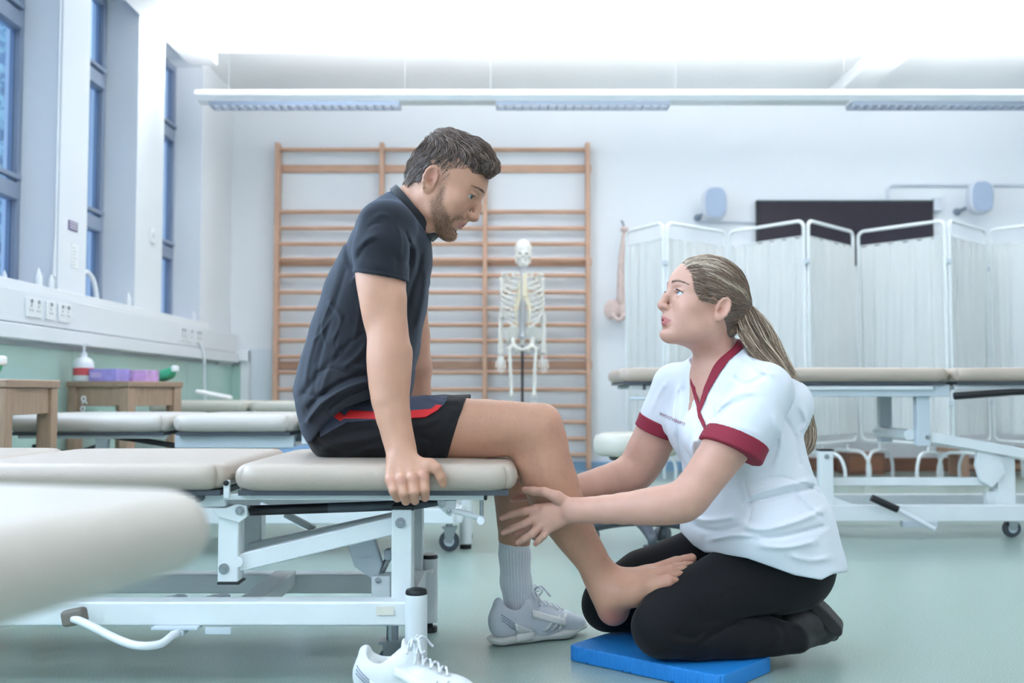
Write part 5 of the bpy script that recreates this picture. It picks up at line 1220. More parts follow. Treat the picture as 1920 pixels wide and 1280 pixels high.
# torso under the tunic
wo += [cone(P(1352, 705, 2.475), P(1385, 830, 2.48), .055, .085, .04, 'u', (LAT, 1.5)), cone(P(1385, 830, 2.48), P(1440, 1020, 2.52), .085, .095, .04, 'u', (LAT, 1.4)), cone(P(1425, 740, 2.34), P(1262, 728, 2.61), .038, .038, .03), cone(P(1335, 705, 2.46), P(1325, 790, 2.46), .045, .05, .03)]
# near arm and hand
wo += pchain([(1430, 740, 2.325, 45), (1398, 790, 2.31, 45), (1356, 846, 2.295, 41), (1322, 893, 2.285, 36.5), (1298, 924, 2.28, 35), (1278, 941, 2.28, 35.5), (1240, 947, 2.29, 34), (1200, 951, 2.305, 30.5), (1135, 955, 2.335, 25), (1085, 956.5, 2.36, 21.5), (1070, 957, 2.365, 21)], .012, cr=2)
wo += [cone(P(1305, 944, 2.285), P(1285, 955, 2.285), .014, .016, .02)]
mcp = [(1006, 955, 2.385), (1003, 972, 2.378), (1012, 985, 2.372), (1028, 991, 2.370)]
wtip = [[(984, 958, 2.388), (960, 964, 2.398), (941, 971, 2.408)], [(983, 982, 2.378), (962, 990, 2.388), (944, 998, 2.398)], [(998, 1000, 2.368), (984, 1009, 2.374), (972, 1017, 2.384)], [(1019, 1004, 2.366), (1011, 1012, 2.370), (1004, 1019, 2.378)]]
for i in range(4):
    wo += pchain([(1068, 952+i*4, 2.368, 13), (*mcp[i], 10.5-.6*i)], .008)
    q = [mcp[i]]+wtip[i]; r = [9, 7.4, 6.8, 5.6]; wo += pchain([(*q[j], r[j]*(.88 if i == 3 else 1)) for j in range(4)], .003)
wo += [ell(P(1036, 968, 2.372), (.034, .014, .026), .012)]
wo += pchain([(1066, 946, 2.368, 13), (1045, 932, 2.362, 11.5), (1021, 922, 2.372, 8.6), (1000, 920, 2.385, 7.6), (984, 918, 2.395, 6.2)], .005)
# far arm and hand
wo += pchain([(1262, 730, 2.615, 36), (1240, 790, 2.64, 37), (1215, 845, 2.655, 38), (1196, 878, 2.66, 35), (1175, 892, 2.655, 33), (1130, 905, 2.625, 29), (1085, 916, 2.595, 24), (1058, 924, 2.57, 20)], .02, cr=2)
wo += [ell(P(1040, 935, 2.555), (.034, .016, .036), .012)]
for q in ([(1035, 918, 2.55, 10), (1000, 905, 2.54, 8), (982, 899, 2.53, 7), (970, 899, 2.52, 6)], [(1030, 932, 2.55, 10), (995, 930, 2.545, 8), (972, 933, 2.53, 7), (961, 936, 2.52, 6)], [(1035, 955, 2.55, 10), (1000, 980, 2.55, 8), (980, 994, 2.54, 7), (967, 1000, 2.53, 6)], [(1040, 960, 2.55, 10), (1022, 985, 2.55, 8), (1010, 998, 2.54, 7), (1002, 1007, 2.53, 6)]): wo += pchain(q, .004)
# hips and legs inside the trousers keep the body in one piece
wo += [cone(P(1470, 1060, 2.47), P(1260, 1150, 2.39), .070, .045, .03), cone(P(1440, 1030, 2.60), P(1160, 1110, 2.62), .066, .05, .03), cone(P(1470, 1050, 2.44), P(1435, 1030, 2.62), .07, .07, .03)]
wsp = [(HW(-.006, .075, .005), .028, '#dc9c8c', .5), (HW(.110, 0, -.018), .018, '#d99c90', .5), (HW(.07, .045, -.02), .035, '#dba395', .5), (lipmask(HW, .0960, -.0500, .0022), 0, '#bf6f72', .85), (HW(.083, .032, .026), .014, '#b98f80', .35), (HW(.084, .030, .017), .012, '#a07a70', .3)]
for i in range(4): wsp += [(P(*wtip[i][2]), .016, '#dd9a90', .6), (P(mcp[i][0], mcp[i][1], mcp[i][2]-.01), .014, '#dda598', .4)]
wsp += [(P(976, 918, 2.53), .03, '#d98f84', .5), (P(970, 936, 2.52), .03, '#d98f84', .5), (P(970, 1000, 2.53), .03, '#d98f84', .5), (P(984, 918, 2.39), .016, '#dd9a90', .5), (P(1330, 950, 2.25), .05, '#d39d90', .35), (P(1190, 900, 2.63), .05, '#d9a092', .3)]
fbody = sdf_obj('body', wo, pblock(915, 460, 1580, 1225, 2.18, 2.76, .0044), skin_mat('skin_woman'), wom, 2, painter('#d0a08d', wsp), subs=[sub(1205, 458, 1392, 668, 2.27, 2.62, 3), sub(925, 895, 1078, 1035, 2.33, 2.44, 3), sub(940, 880, 1062, 1025, 2.49, 2.60, 2)])
for t in (1, -1): eye_ball(fbody, HW, t, HW.f+HW.u*.30+HW.n*.12, '#5b6f85')
MB().tube(bezier([HW(.0895, y*.8, -.0475+.05*abs(y)) for y in (-.014, -.007, 0, .007, .014)], 4), .0020, 8).build('teeth', mat('teeth', '#f0ece6', .3), fbody)
# ---- tunic
slv = [(1432, 735, 2.325, 55), (1405, 785, 2.31, 58), (1370, 844, 2.295, 58), (1350, 878, 2.29, 58)]
fsl = [(1264, 722, 2.605, 40), (1247, 775, 2.625, 42), (1224, 830, 2.645, 42), (1214, 850, 2.65, 42)]
sdir = (P(1352, 890, 2.29)-P(1400, 800, 2.31)).normalized(); sdir = (sdir+Vector((.10, 0, 0))).normalized(); fdir = (P(1222, 830, 2.65)-P(1244, 775, 2.635)).normalized()
cutN = P(1370, 846, 2.29); cutF = P(1229, 808, 2.645)
sleeve = pchain(slv, .02)+pchain(fsl, .02)
hollow = pchain([(1350, 880, 2.293, 53), (1330, 915, 2.29, 53)], .003, kind='s')+pchain([(1216, 840, 2.65, 37), (1200, 880, 2.655, 37)], .003, kind='s')
def two_cut(d):                                               # both sleeves end square to the arm
    a, b = V3(cutN+sdir*d), V3(cutF+fdir*d); n, m = V3(sdir), V3(fdir)
    def fn(X, Y, Z):
        d1 = (X-a[0])*n[0]+(Y-a[1])*n[1]+(Z-a[2])*n[2]; d2 = (X-b[0])*m[0]+(Y-b[1])*m[1]+(Z-b[2])*m[2]; return np.where(Y < 2.46, d1, d2)
    return Op([-9]*3, [9]*3, fn, .003, 'i')
tu = sleeve+[two_cut(0)]+hollow
for (a, b, s) in (((1362, 690, 52), (1372, 735, 84), 1.25), ((1372, 735, 84), (1388, 840, 100), 1.2), ((1388, 840, 100), (1405, 920, 104), 1.15), ((1405, 920, 104), (1428, 990, 112), 1.2), ((1428, 990, 112), (1455, 1060, 110), 1.25)):
    tu.append(cone(P(a[0], a[1], 2.49), P(b[0], b[1], 2.49), a[2]*mpp(2.49), b[2]*mpp(2.49), .03, 'u', (LAT, s)))
tu += [cone(P(1430, 735, 2.33), P(1365, 690, 2.48), .055, .05, .03), cone(P(1270, 725, 2.61), P(1340, 690, 2.50), .046, .046, .03), cone(P(1400, 690, 2.46), P(1470, 760, 2.46), .05, .07, .03)]
tu += [ell(P(1325, 810, 2.39), (.062, .06, .065), .04), ell(P(1292, 800, 2.52), (.055, .055, .06), .04), cone(P(1440, 1000, 2.40), P(1470, 1050, 2.42), .10, .09, .03), cone(P(1310, 990, 2.50), P(1400, 1000, 2.52), .045, .08, .03)]
tu.append(ppoly([(1150, 560), (1600, 560), (1600, 1070), (1561, 1076), (1540, 1087), (1490, 1078), (1440, 1060), (1400, 1046), (1340, 1036), (1322, 1036), (1300, 1022), (1272, 992), (1258, 960), (1150, 900)], 2.0, 3.0))
tu_full = list(tu)
vneck = [(1297, 684), (1302, 716), (1310.5, 757), (1320, 726), (1336, 688), (1354, 657), (1372, 634), (1392, 610), (1340, 560), (1280, 600), (1285, 660)]
tu.append(ppoly(vneck, 2.15, 2.54, 's')); tu += chain([(P(1338, 640, 2.46), .052), (P(1352, 690, 2.475), .058)], .003, kind='s')
folds = [([(1400, 930), (1450, 915), (1520, 900)], 6, .006), ([(1395, 945), (1460, 930), (1530, 912)], 5, -.006), ([(1392, 985), (1430, 992), (1490, 978), (1545, 955)], 7, .007), ([(1400, 1005), (1450, 1008), (1510, 996), (1550, 985)], 6, -.006), ([(1420, 1022), (1470, 1026), (1530, 1015)], 6, .005), ([(1330, 1012), (1380, 1003), (1430, 1008)], 5, .006), ([(1300, 985), (1340, 995), (1390, 985)], 5, -.005), ([(1285, 960), (1320, 975), (1380, 968)], 6, .005),
         ([(1395, 900), (1408, 950), (1400, 985)], 3, -.003), ([(1470, 780), (1490, 820), (1500, 880)], 6, -.005), ([(1450, 770), (1465, 830), (1450, 880)], 7, .005), ([(1500, 760), (1512, 790), (1500, 812)], 6, .006), ([(1370, 705), (1400, 720), (1440, 700)], 5, -.004), ([(1395, 660), (1420, 690), (1455, 705)], 5, .004), ([(1345, 765), (1380, 740), (1420, 735)], 6, .005), ([(1335, 790), (1365, 762), (1400, 750)], 5, -.004), ([(1352, 790), (1390, 800), (1425, 815)], 6, .003),
         ([(1272, 720), (1262, 770), (1265, 820)], 5, .005), ([(1285, 720), (1275, 780), (1275, 840), (1290, 890)], 5, -.004), ([(1300, 790), (1300, 850), (1310, 900)], 6, .004), ([(1250, 715), (1232, 745), (1225, 770)], 5, .004), ([(1400, 905), (1470, 895), (1540, 925)], 3, -.003), ([(1490, 920), (1510, 950), (1545, 970)], 5, -.005), ([(1480, 1040), (1520, 1050), (1556, 1045)], 6, .004), ([(1322, 740), (1340, 760), (1345, 790)], 5, .003)]
for p_, w_, a_ in folds: tu.append(ridge(p_, w_*.85, a_*1.35, 2.15, 2.72))
M_tunic = mat('white_cotton', '#e4e7ee', .8, bump=(900, .15, .0006))
tun = sdf_obj('tunic', tu, [pblock(1195, 620, 1580, 1100, 2.18, 2.86, .0034)], M_tunic, wom, 1)
M_maroon = mat('maroon_cotton', '#8f2138', .75, bump=(900, .15, .0006))
clip = lambda lo_, hi_: Op([-9]*3, [9]*3, lambda X, Y, Z: np.maximum(lo_-Y, Y-hi_)+0*X+0*Z, .001, 'i')
for nm, lo_, hi_, blk in (('near', 2.0, 2.46, pblock(1290, 770, 1460, 900, 2.16, 2.46, .0030)), ('far', 2.46, 3.0, pblock(1180, 755, 1290, 850, 2.54, 2.76, .0030))):
    cu = (pchain([(x, y, Y, r+2.2) for x, y, Y, r in slv], .02) if nm == 'near' else pchain([(x, y, Y, r+2) for x, y, Y, r in fsl], .02))+[two_cut(.0012)]
    a_, n_ = (cutN-sdir*.038, -sdir) if nm == 'near' else (cutF-fdir*.034, -fdir); cu.append(plane_cut(a_, n_, .002)); cu += hollow; sdf_obj('cuff', cu, [blk], M_maroon, tun, 1)
colb = tu_full+[]
for p_, w_, a_ in folds: colb.append(ridge(p_, w_*.85, a_*1.35, 2.15, 2.72))
patch('collar', colb, [(1297, 684), (1294, 700), (1294, 719), (1305, 759), (1308, 781), (1320.6, 807), (1323, 794), (1313.5, 772), (1327, 738), (1349, 700), (1367.5, 675), (1397, 649), (1386, 632), (1374, 632), (1355, 656), (1336, 687), (1320, 725), (1310.5, 757), (1302, 716)], 2.2, 2.60, .0015, .004, M_maroon, tun, .0024)
# embroidered word on the chest, laid on the cloth
bvt = bvh(tun.data)
tx = bpy.data.curves.new('chest_text', 'FONT'); tx.body = 'PHYSIOTHERAPIST'; tx.size = 1; tx.resolution_u = 2; to = bpy.data.objects.new('chest_text_tmp', tx); COL.objects.link(to)
dg = bpy.context.evaluated_depsgraph_get(); tm = bpy.data.meshes.new_from_object(to.evaluated_get(dg)); bpy.data.objects.remove(to)
w_ = max(v.co.x for v in tm.vertices); org = Vector((0, 0, CAMH))
for v in tm.vertices:
    t_ = v.co.x/w_; px = 1237+48*t_; py = 777.5+21*t_+1.0-v.co.y*9.5; d_ = (P(px, py, 2.4)-org).normalized(); h_ = bvt.ray_cast(org, d_)
    v.co = h_[0]-d_*.0016 if h_[0] else P(px, py, 2.5)
finish('chest_text', tm, mat('maroon_thread', '#8c2a48', .7), tun, 0, label='maroon embroidered word across the chest')
MB().lathe(P(1312, 764, 2.30), [(.003, 0), (.004, .002), (.003, .004)], 10, 'y') if False else None
# ---- trousers and shoes
tr_ = pchain([(1480, 1062, 2.47, 82), (1400, 1086, 2.44, 74), (1310, 1126, 2.40, 64), (1258, 1155, 2.37, 57), (1238, 1174, 2.355, 52)], .03)
tr_ += pchain([(1242, 1178, 2.35, 52), (1300, 1192, 2.36, 44), (1380, 1195, 2.38, 39), (1440, 1196, 2.41, 38), (1484, 1200, 2.43, 32)], .02)
tr_ += pchain([(1450, 1035, 2.62, 74), (1330, 1050, 2.63, 66), (1210, 1090, 2.63, 58), (1150, 1122, 2.62, 52), (1140, 1132, 2.62, 48)], .03); tr_ += pchain([(1140, 1136, 2.62, 46), (1250, 1150, 2.66, 38), (1390, 1140, 2.71, 34), (1470, 1140, 2.73, 26)], .012)
tr_ += [cone(P(1475, 1050, 2.44), P(1440, 1040, 2.62), .098, .095, .04)]
tr_.append(plane_cut((0, 0, .039), (0, 0, -1), .008, hi=[9, 9, .12]))
for p_, w_, a_ in (([(1310, 1208), (1345, 1185), (1400, 1158), (1460, 1150)], 5, -.008), ([(1260, 1185), (1300, 1195), (1330, 1180)], 5, -.004), ([(1255, 1200), (1295, 1208), (1325, 1195)], 5, .004), ([(1250, 1215), (1290, 1222)], 4, -.003), ([(1310, 1150), (1350, 1120), (1420, 1085), (1470, 1070)], 2.0, -.0022), ([(1290, 1218), (1350, 1225), (1450, 1212)], 3, -.003), ([(1205, 1130), (1192, 1160), (1205, 1200), (1235, 1228)], 1.6, .0018), ([(1330, 1175), (1380, 1165), (1430, 1168)], 6, .004), ([(1455, 1165), (1470, 1190), (1462, 1212)], 6, -.004), ([(1150, 1052), (1190, 1032), (1240, 1008)], 2, .002)): tr_.append(ridge(p_, w_, a_, 2.15, 2.52))
sdf_obj('trousers', tr_, [pblock(1080, 960, 1590, 1250, 2.22, 2.80, .0042)], mat('black_trouser_cloth', '#151417', .85, sheen=.06, spec=.25, bump=(700, .2, .0008)), wom, 1)
M_shoeb = mat('black_shoe', '#3a3737', .6, bump=(300, .2, .001)); M_soleb = mat('black_sole', '#2b2928', .7)
def kneel_shoe(dx, dy, dY, label):
    Q = lambda x, y, Y: P(x+dx, y+dy, Y+dY)
    e = thing('shoe', label, 'shoe', Q(1550, 1198, 2.5), 'black shoes of the kneeling person')
    ops = chain([(Q(1492, 1165, 2.47), .034), (Q(1520, 1166, 2.50), .036), (Q(1545, 1180, 2.53), .028), (Q(1560, 1188, 2.55), .018)], .02); ops += chain([(Q(1478, 1196, 2.44), .030), (Q(1500, 1200, 2.47), .024), (Q(1540, 1195, 2.53), .016)], .02)
    ops.append(plane_cut((0, 0, .004), (0, 0, -1), .004)); sdf_obj('upper', ops, [auto_block(ops, .0032)], M_shoeb, e, 1)
    s_ = MB(); s_.prism([Q(x, y, 2.465) for x, y in ((1510, 1124), (1520, 1119), (1552, 1148), (1579, 1178), (1580, 1190), (1572, 1196), (1560, 1190), (1540, 1168), (1515, 1140))], (.03, .085, 0)); s_.build('sole', M_soleb, e, bevel=.008)
    MB().tube(bezier([Q(1484, 1172, 2.42), Q(1500, 1182, 2.415), Q(1505, 1200, 2.42), Q(1496, 1212, 2.43)], 5), .005, 8).build('collar_rim', mat('shoe_rim', '#565250', .6), e)
kneel_shoe(0, 0, 0, 'black shoe with the toe tucked down behind the near knee')
# ---- kneeling mat
mt_ = thing('kneeling_mat', 'thick blue foam kneeling mat under the knees', 'mat', (.36, 2.46, 0)); A_ = Vector((.134, 2.50, 0)); U_ = Vector((.753, -.657, 0)); V_ = Vector((.657, .753, 0)); LU, LV, TH = .418, .238, .0375
o_ = MB().rbox((0, 0, .0005), (LU, LV, TH), .004, 3, 0, .018); 
for v in o_.v: v[:] = A_+U_*v.x+V_*v.y+Vector((0, 0, v.z))
M_mat = mat('blue_foam', '#1f86d6', .55); nt = M_mat.node_tree; tcn = nt.nodes.new('ShaderNodeTexCoord'); mpn = nt.nodes.new('ShaderNodeMapping'); mpn.inputs['Rotation'].default_value = (0, 0, math.radians(41)); wv = nt.nodes.new('ShaderNodeTexWave'); wv.inputs['Scale'].default_value = 60; wv.inputs['Distortion'].default_value = .3
nt.links.new(tcn.outputs['Object'], mpn.inputs[0]); nt.links.new(mpn.outputs[0], wv.inputs['Vector']); bpn = nt.nodes.new('ShaderNodeBump'); bpn.inputs['Strength'].default_value = .6; bpn.inputs['Distance'].default_value = .0015; nt.links.new(wv.outputs['Fac'], bpn.inputs['Height']); nt.links.new(bpn.outputs[0], nt.nodes['Principled BSDF'].inputs['Normal'])
o_.build('foam', M_mat, mt_, smooth=60)
for i in range(7):
    s = rnd.uniform(.05, .95); w0 = rnd.uniform(.001, .0035); q = A_+U_*(LU*s)-V_*.0006; MB().prism([q+U_*(-w0)+Vector((0, 0, .004)), q+U_*w0+Vector((0, 0, .003)), q+U_*w0*.6+Vector((0, 0, .003+w0)), q+U_*(-w0*.5)+Vector((0, 0, .004+w0*.8))], V_*.0005).build('scuff_mark', mat('scuff', '#17426f', .8), mt_, smooth=0)
# ---- hair
TIE = P(1391, 573, 2.44)
hw = [ell(HW(.001, 0, .048), (.0970, .0795, .0876), .01, 'u', HW.R()), ell(HW(.036, 0, .0460), (.0650, .0660, .0608), .02, 'u', HW.R()), cone(HW(-.06, 0, .03), TIE, .05, .016, .03), cone(HW(-.05, 0, 0), HW(-.045, 0, -.035), .048, .036, .03, 'u', (HW.n, 1.15))]
hw.append(ppoly([(1262, 496), (1272, 480), (1300, 455), (1420, 455), (1430, 600), (1400, 640), (1366, 632), (1356, 610), (1352, 590), (1350, 566), (1336, 556), (1326, 560), (1316, 560), (1310, 540), (1304, 518), (1292, 500), (1278, 492)], 2.2, 2.8))
def hn2(X, Y, Z): return np.sin(X*120+Z*260+Y*40)*.5+np.sin(Z*420-X*190+Y*110)*.4
hw.append(noise_op([-9]*3, [9]*3, .0005, hn2))
M_hairw = mat('hair_ash_blonde', '#8a7766', .38, attr='tint')
hwm = sdf_obj('hair', hw, [pblock(1255, 450, 1425, 650, 2.28, 2.60, .0026)], M_hairw, wom, 1, painter('#66544a', []))
rs = np.random.RandomState(11); palw = [np.array(lin(c)) for c in ('#765f50', '#866c5b', '#977c69', '#b09782', '#5f4b40', '#dcc8b2')]
wf = lambda p, n: (TIE-Vector(p)).normalized()
pts, nor = sample_surface(hwm.data, 3000, 4, lambda c, n: (c[:, 1] < 2.52)*1.0)
ph = comb(hwm.data, pts, nor, wf, (7, 13), .0068, .0016, rs, .07)
def wcol(p):
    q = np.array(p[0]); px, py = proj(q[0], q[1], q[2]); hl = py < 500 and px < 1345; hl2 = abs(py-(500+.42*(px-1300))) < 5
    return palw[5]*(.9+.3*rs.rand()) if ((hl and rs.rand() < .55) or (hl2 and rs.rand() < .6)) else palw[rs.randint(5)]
hb = bvh(fbody.data); roots = []
hl_ = bezier([(1273, 489, 0), (1284, 495, 0), (1295, 508, 0), (1301, 525, 0), (1306, 546, 0), (1314, 560, 0), (1324, 562, 0)], 30)
for q_ in hl_:
    for _ in range(3):
        x_, y_ = q_.x+rs.normal(0, 2.0), q_.y+rs.normal(0, 2.0); h_ = hb.ray_cast(Vector((0, 0, CAMH)), P(x_, y_, 2.3)-Vector((0, 0, CAMH)))
        if h_[0]: roots.append(h_[0]+h_[1]*.0006)
ph += comb(fbody.data, [tuple(r_) for r_ in roots], roots, wf, (5, 8), .0055, .0042, rs, .06)
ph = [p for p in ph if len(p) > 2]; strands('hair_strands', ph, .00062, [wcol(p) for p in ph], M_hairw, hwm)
path = [Vector((x, y, Y*1000)) for x, y, Y in ((1391, 573, 2.44), (1404, 592, 2.43), (1420, 630, 2.405), (1443, 668, 2.395), (1472, 702, 2.41), (1500, 748, 2.45), (1516, 798, 2.50), (1519, 832, 2.505), (1510, 852, 2.505))]; rad = [7, 20, 31, 27, 19, 14, 12, 10, 5]
cp = bezier(path, 5); cr_ = [v.x for v in bezier([(r, 0, 0) for r in rad], 5)]; outp = []
for i in range(1150):
    a0 = rs.uniform(0, 2*PI); rr0 = math.sqrt(rs.uniform(.02, 1)); ph0 = rs.uniform(0, 6.3); am = rs.uniform(0, .25); end = rs.randint(int(len(cp)*.72), len(cp)+1); tw0 = rs.uniform(-.5, .9); pp = []
    for j in range(end):
        s = j/len(cp); a1 = a0+tw0*s; w = rr0*(1+am*math.sin(14*s+ph0))*cr_[j]; pp.append(tuple(P(cp[j].x+w*math.cos(a1), cp[j].y+w*math.sin(a1)*.75, cp[j].z/1000+.55*w*mpp(2.45)*math.sin(a1*1.0+1.1))))
    outp.append(pp)
strands('ponytail', outp, .0009, [palw[rs.choice([0, 1, 2, 3, 3, 5, 5, 4])]*(.85+.35*rs.rand()) for _ in outp], M_hairw, wom, tip=.5)
wisp = []
for i in range(90):
    j = rs.normal(0, 2.2, 2); wisp.append([tuple(v) for v in bezier([P(1393+j[0], 580+j[1], 2.43), P(1398+j[0], 602+j[1], 2.415), P(1386+j[0], 618+j[1]*1.5, 2.405), P(1362+j[0], 622+j[1]*1.5, 2.405)], 5)])
strands('hair_wisp', wisp, .0007, [palw[rs.randint(5)] for _ in wisp], M_hairw, hwm)
band('hair_tie', TIE, P(1402, 590, 2.435)-P(1384, 562, 2.44), .0115, (0, 1, 0), .0115, None, .010, .003, mat('hair_tie_cloth', '#a39a86', .7), wom, 24)
brow_strands(HW, wom, ('#7d6658', '#6d574b'), .0405, 6, 80)
lid_lashes(HW, wom, '#3a2f2b', 34, .0055, .00036, .0165, .0056)
# ================================================================ skeleton model on its stand
YS = 7.9; sk_ = thing('skeleton_model', 'white anatomical skeleton model hanging on a black pole before the wall bars', 'skeleton', P(980, 890, YS))
M_bone = mat('bone_white', '#efece4', .5, var=(30, .05)); M_rib = mat('rib_cartilage', '#e6dcc0', .5)
def S3(x, y, d=0.0): return P(x, y, YS+d)
def bone(nm, pts, r, m=M_bone, parent=None, ends=(1.7, 1.9)):
    q = bezier(pts, 5); n = len(q); rr = []
    for i in range(n):
        t = i/(n-1); e = (ends[0]-1)*math.exp(-(t/.07)**2)+(ends[1]-1)*math.exp(-((1-t)/.07)**2); rr.append(r*(1+e))
    return MB().tube(q, rr, 10).build(nm, m, parent or sk_, smooth=180)
c = S3(981, 466); so_ = [ell(c, (.066, .085, .072), .01), ell(S3(981, 482, -.02), (.052, .055, .055), .03), ell(S3(981, 476, -.07), (.048, .02, .018), .02)]
for x in (974.5, 987.5): so_.append(ell(S3(x, 476, -.085), (.019, .04, .017), .005, 's')); 
for x in (968.5, 993.5): so_.append(ell(S3(x, 481, -.05), (.012, .03, .012), .012))
so_ += [ell(S3(981, 484, -.09), (.010, .03, .016), .004, 's'), ell(S3(981, 489.5, -.08), (.03, .03, .0035), .003, 's'), ell(S3(966, 486, -.03), (.012, .03, .02), .01, 's'), ell(S3(996, 486, -.03), (.012, .03, .02), .01, 's')]
skull = sdf_obj('skull', so_, [auto_block(so_, .004)], M_bone, sk_, 1)
mo_ = chain([(S3(968, 482, 0), .009), (S3(969.5, 491, -.01), .010), (S3(976, 497, -.065), .012), (S3(986, 497, -.065), .012), (S3(992.5, 491, -.01), .010), (S3(994, 482, 0), .009)], .01)
mo_ += chain([(S3(975.5, 492.5, -.075), .008), (S3(981, 492.5, -.085), .008), (S3(986.5, 492.5, -.075), .008)], .01)
sdf_obj('mandible', mo_, [auto_block(mo_, .004)], M_bone, skull, 1)
vs = []
for i in range(26):
    t = i/25; y = 498+t*130; x = 980+.8*math.sin(t*5); d = .03+.02*math.cos(t*6.5); r = .014+.012*t
    vs += [cone(S3(x, y-1.0, d), S3(x, y+1.2, d), r, r, .004), cone(S3(x, y, d), S3(x, y+2.5, d+.05), .007, .004, .006), cone(S3(x-5-3*t, y, d+.02), S3(x+5+3*t, y, d+.02), .005, .005, .005)]
sdf_obj('spinal_column', vs, [auto_block(vs, .0045)], mat('bone_grey', '#d9dade', .5), sk_, 0)
ribw = [19, 27, 32, 35, 37.5, 39, 39.5, 38.5, 36, 32]
for i in range(10):
    y0 = 511+i*7.6; wv_ = ribw[i]; dr = 8+i*2.2
    for s in (-1, 1):
        pts = []
        for k in range(11):
            a = PI*k/10*.93; fx = math.sin(a)**.75; x = 980+s*wv_*fx*(1 if k < 6 else .98); d = .07*math.cos(a)-.015; y = y0+dr*(k/10)**1.3*1.25
            pts.append(S3(x, y, d))
        end = S3(980+s*(5 if i < 7 else 9+2*(i-6)), 520+min(i, 6)*6.2+max(0, i-6)*5, -.085); rb_ = bone('rib', pts, .0075, M_bone, None, (1, 1)); MB().tube(bezier([pts[-1], (pts[-1]+end)/2+Vector((0, -.008, -.006)), end], 4), .0058, 8).build('costal_cartilage', M_rib, rb_, smooth=180)
st_ = chain([(S3(984, 516, -.085), .018), (S3(983, 526, -.09), .015), (S3(982.5, 554, -.095), .014), (S3(982, 563, -.09), .006)], .004, (Vector((0, 1, 0)), .5)); sdf_obj('sternum', st_, [auto_block(st_, .004)], M_rib, sk_, 1)
for s in (-1, 1):
    sx_ = 980+s*38; bone('clavicle', [S3(980+s*5, 514, -.08), S3(980+s*20, 511, -.09), S3(980+s*36, 513, -.03)], .006)
    sc_ = [ell(S3(980+s*29, 531, .085), (.042, .008, .065), .004), cone(S3(980+s*20, 522, .09), S3(980+s*38, 516, .02), .007, .01, .01)]; sdf_obj('scapula', sc_, [auto_block(sc_, .004)], M_bone, sk_, 1)
    hx = 941 if s < 0 else 1017
    bone('humerus', [S3(hx, 520), S3(hx+s*.5, 560), S3(hx+s*1.5, 597)], .013)
    bone('radius', [S3(hx+s*3.5, 598, -.02), S3(hx+s*4, 630, -.03), S3(hx+s*4.5, 664, -.03)], .009); bone('ulna', [S3(hx+s*.5, 595), S3(hx-s*.2, 630, .01), S3(hx+s*.2, 664)], .009)
    hd = [ell(S3(hx+s*2.2, 669, -.01), (.024, .012, .014), .004)]
    for k in range(5):
        u = (k-2); bx_ = hx+s*2.2+u*2.6; L = (19, 26, 29, 27, 20)[k] if k else 17; hd += chain([(S3(hx+s*2.2+u*1.6, 671, -.015), .006), (S3(bx_+u*.9, 671+L*.45, -.02), .0055), (S3(bx_+u*1.5, 671+L*.75, -.03), .005), (S3(bx_+u*1.6, 671+L, -.045), .004)], .002)
    sdf_obj('hand_bones', hd, [auto_block(hd, .0032)], M_bone, sk_, 0)
    fx_ = 959 if s < 0 else 1001
    bone('femur', [S3(980+s*25, 652, 0), S3(980+s*(23), 690, -.02), S3(980+s*21, 745, -.02)], .0135, ends=(2.0, 2.3)); MB().tube([S3(980+s*25, 654, 0), S3(980+s*17, 648, -.01)], [.014, .022], 10).build('femoral_head', M_bone, sk_, smooth=180)
    bone('tibia', [S3(980+s*20, 752, -.02), S3(980+s*19, 800, -.01), S3(980+s*18, 850, 0)], .012, ends=(2.1, 1.5)); bone('fibula', [S3(980+s*24, 758, .01), S3(980+s*23, 800, .01), S3(980+s*22, 852, .01)], .006)
    ft = chain([(S3(980+s*18, 858, .02), .022), (S3(980+s*20, 858, -.08), .022), (S3(980+s*22, 862, -.17), .012)], .01, (Vector((0, 0, 1)), .7)); sdf_obj('foot_bones', ft, [auto_block(ft, .005)], M_bone, sk_, 1)
pv = []
for s in (-1, 1):
    ax_ = Vector((s*.55, -.45, .70)).normalized(); e2 = Vector((0, 1, .3)).normalized(); n_ = ax_.cross(e2).normalized(); e3 = n_.cross(ax_)
    pv += [ell(S3(980+s*21, 627, .03), (.058, .010, .075), .01, 'u', [tuple(Vector((.9*s, -.35, .1)).normalized()), tuple(Vector((.35, .9*s, .35*s)).normalized()), tuple(Vector((-.15*s, -.2, .97)).normalized())])]
    pv += chain([(S3(980+s*19, 636, .01), .018), (S3(980+s*17, 648, -.01), .017), (S3(980+s*8, 654, -.05), .011), (S3(980, 655, -.06), .010)], .012); pv += chain([(S3(980+s*16, 648, .01), .014), (S3(980+s*12, 660, .02), .013), (S3(980+s*6, 658, -.02), .009)], .01)
pv += [cone(S3(980, 622, .06), S3(980, 648, .08), .032, .012, .02, 'u', (Vector((0, 1, 0)), .6))]
sdf_obj('pelvis', pv, [auto_block(pv, .0045)], M_bone, sk_, 1)
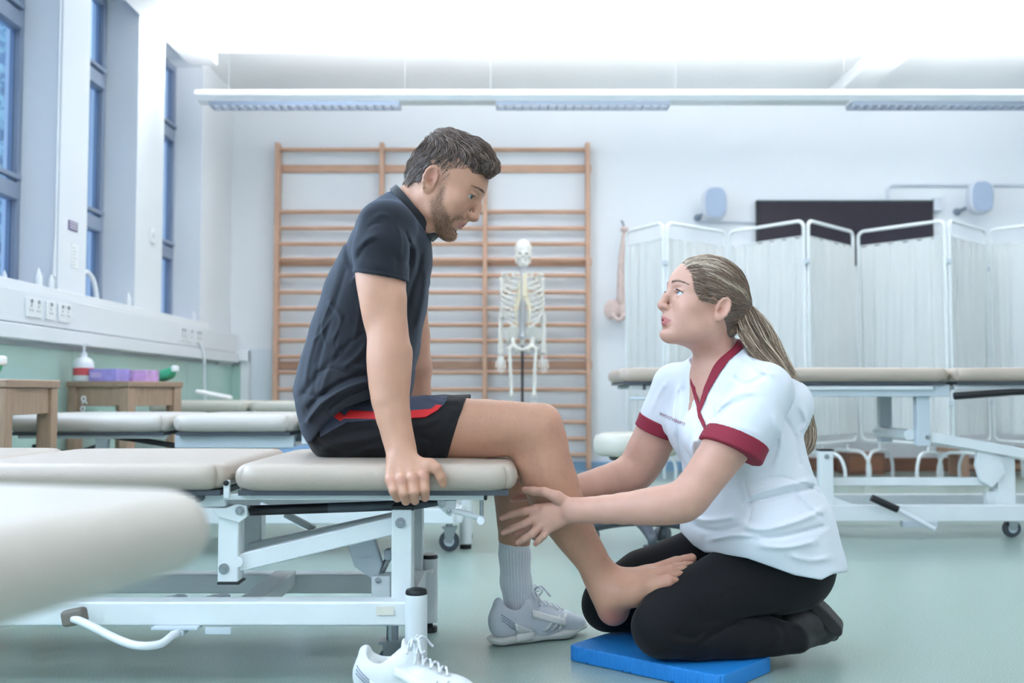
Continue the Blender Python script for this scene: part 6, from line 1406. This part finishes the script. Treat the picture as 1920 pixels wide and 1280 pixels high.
rp = P(1021, 670, YS-.04); MB().lathe(rp, [(.008, -.006), (.011, 0), (.008, .006)], 10).build('red_mark', mat('red_paint', '#d5545c', .5), sk_)
MB().cyl(S3(979.5, 648, .05), (S3(979.5, 700, .05).x, YS+.05, .06), .011, 14).build('pole', M_black, sk_)
for k in range(5):
    a = 2*PI*k/5+.3; cc = S3(979.5, 700, .05); t_ = Vector((cc.x+.26*math.cos(a), YS+.05+.26*math.sin(a), .05)); MB().tube([(cc.x, YS+.05, .075), t_], .012, 8).build('base_leg', M_black, sk_); MB().tube([t_+Vector((0, -.01, -.023)), t_+Vector((0, .012, -.023))], .026, 14).build('caster_wheel', M_black, sk_)
# spine and pelvis model hung on the back wall
sp_ = thing('spine_model', 'hanging spine and pelvis model on the wall beside the wall bars', 'spine model', P(1166, 600, 8.3)); M_spine = mat('model_bone', '#d3bdb6', .55, var=(30, .1))
ops_ = []
for i in range(26):
    t = i/25; x = 1171-5*math.sin(t*2.4)-3*t; y = 432+t*130; r = .018+.016*t; q = P(x, y, 8.3); q2 = P(x, y+2.6, 8.3); ops_ += [cone(q, q2, r, r*.96, .003), cone(q, P(x+2, y+2, 8.36), .008, .006, .006)]
sdf_obj('spinal_column', ops_, [auto_block(ops_, .005)], M_spine, sp_, 0)
ops_ = []
for s in (-1, 1): ops_ += [ell(P(1160+s*13, 580, 8.29), (.07, .02, .085), .01, 'u', [(.9, -.3*s, .3*s), (.3*s, .95, 0), (-.3*s, 0, .95)]), cone(P(1160+s*10, 592, 8.27), P(1160+s*2, 600, 8.24), .02, .014, .01)]
ops_ += [cone(P(1162, 566, 8.32), P(1161, 592, 8.34), .045, .015, .02, 'u', (Vector((0, 1, 0)), .6))]; sdf_obj('pelvis', ops_, [auto_block(ops_, .005)], M_spine, sp_, 1)
MB().tube([P(1166, 416, 8.41), P(1166, 414, 8.33), P(1169, 420, 8.3), P(1170, 432, 8.3)], .006, 8).build('hook', M_dark, sp_)
o_ = ell(P(1171, 430, 8.29), (.035, .03, .025)); sdf_obj('skull_base', [o_], [auto_block([o_], .005)], M_spine, sp_, 1)
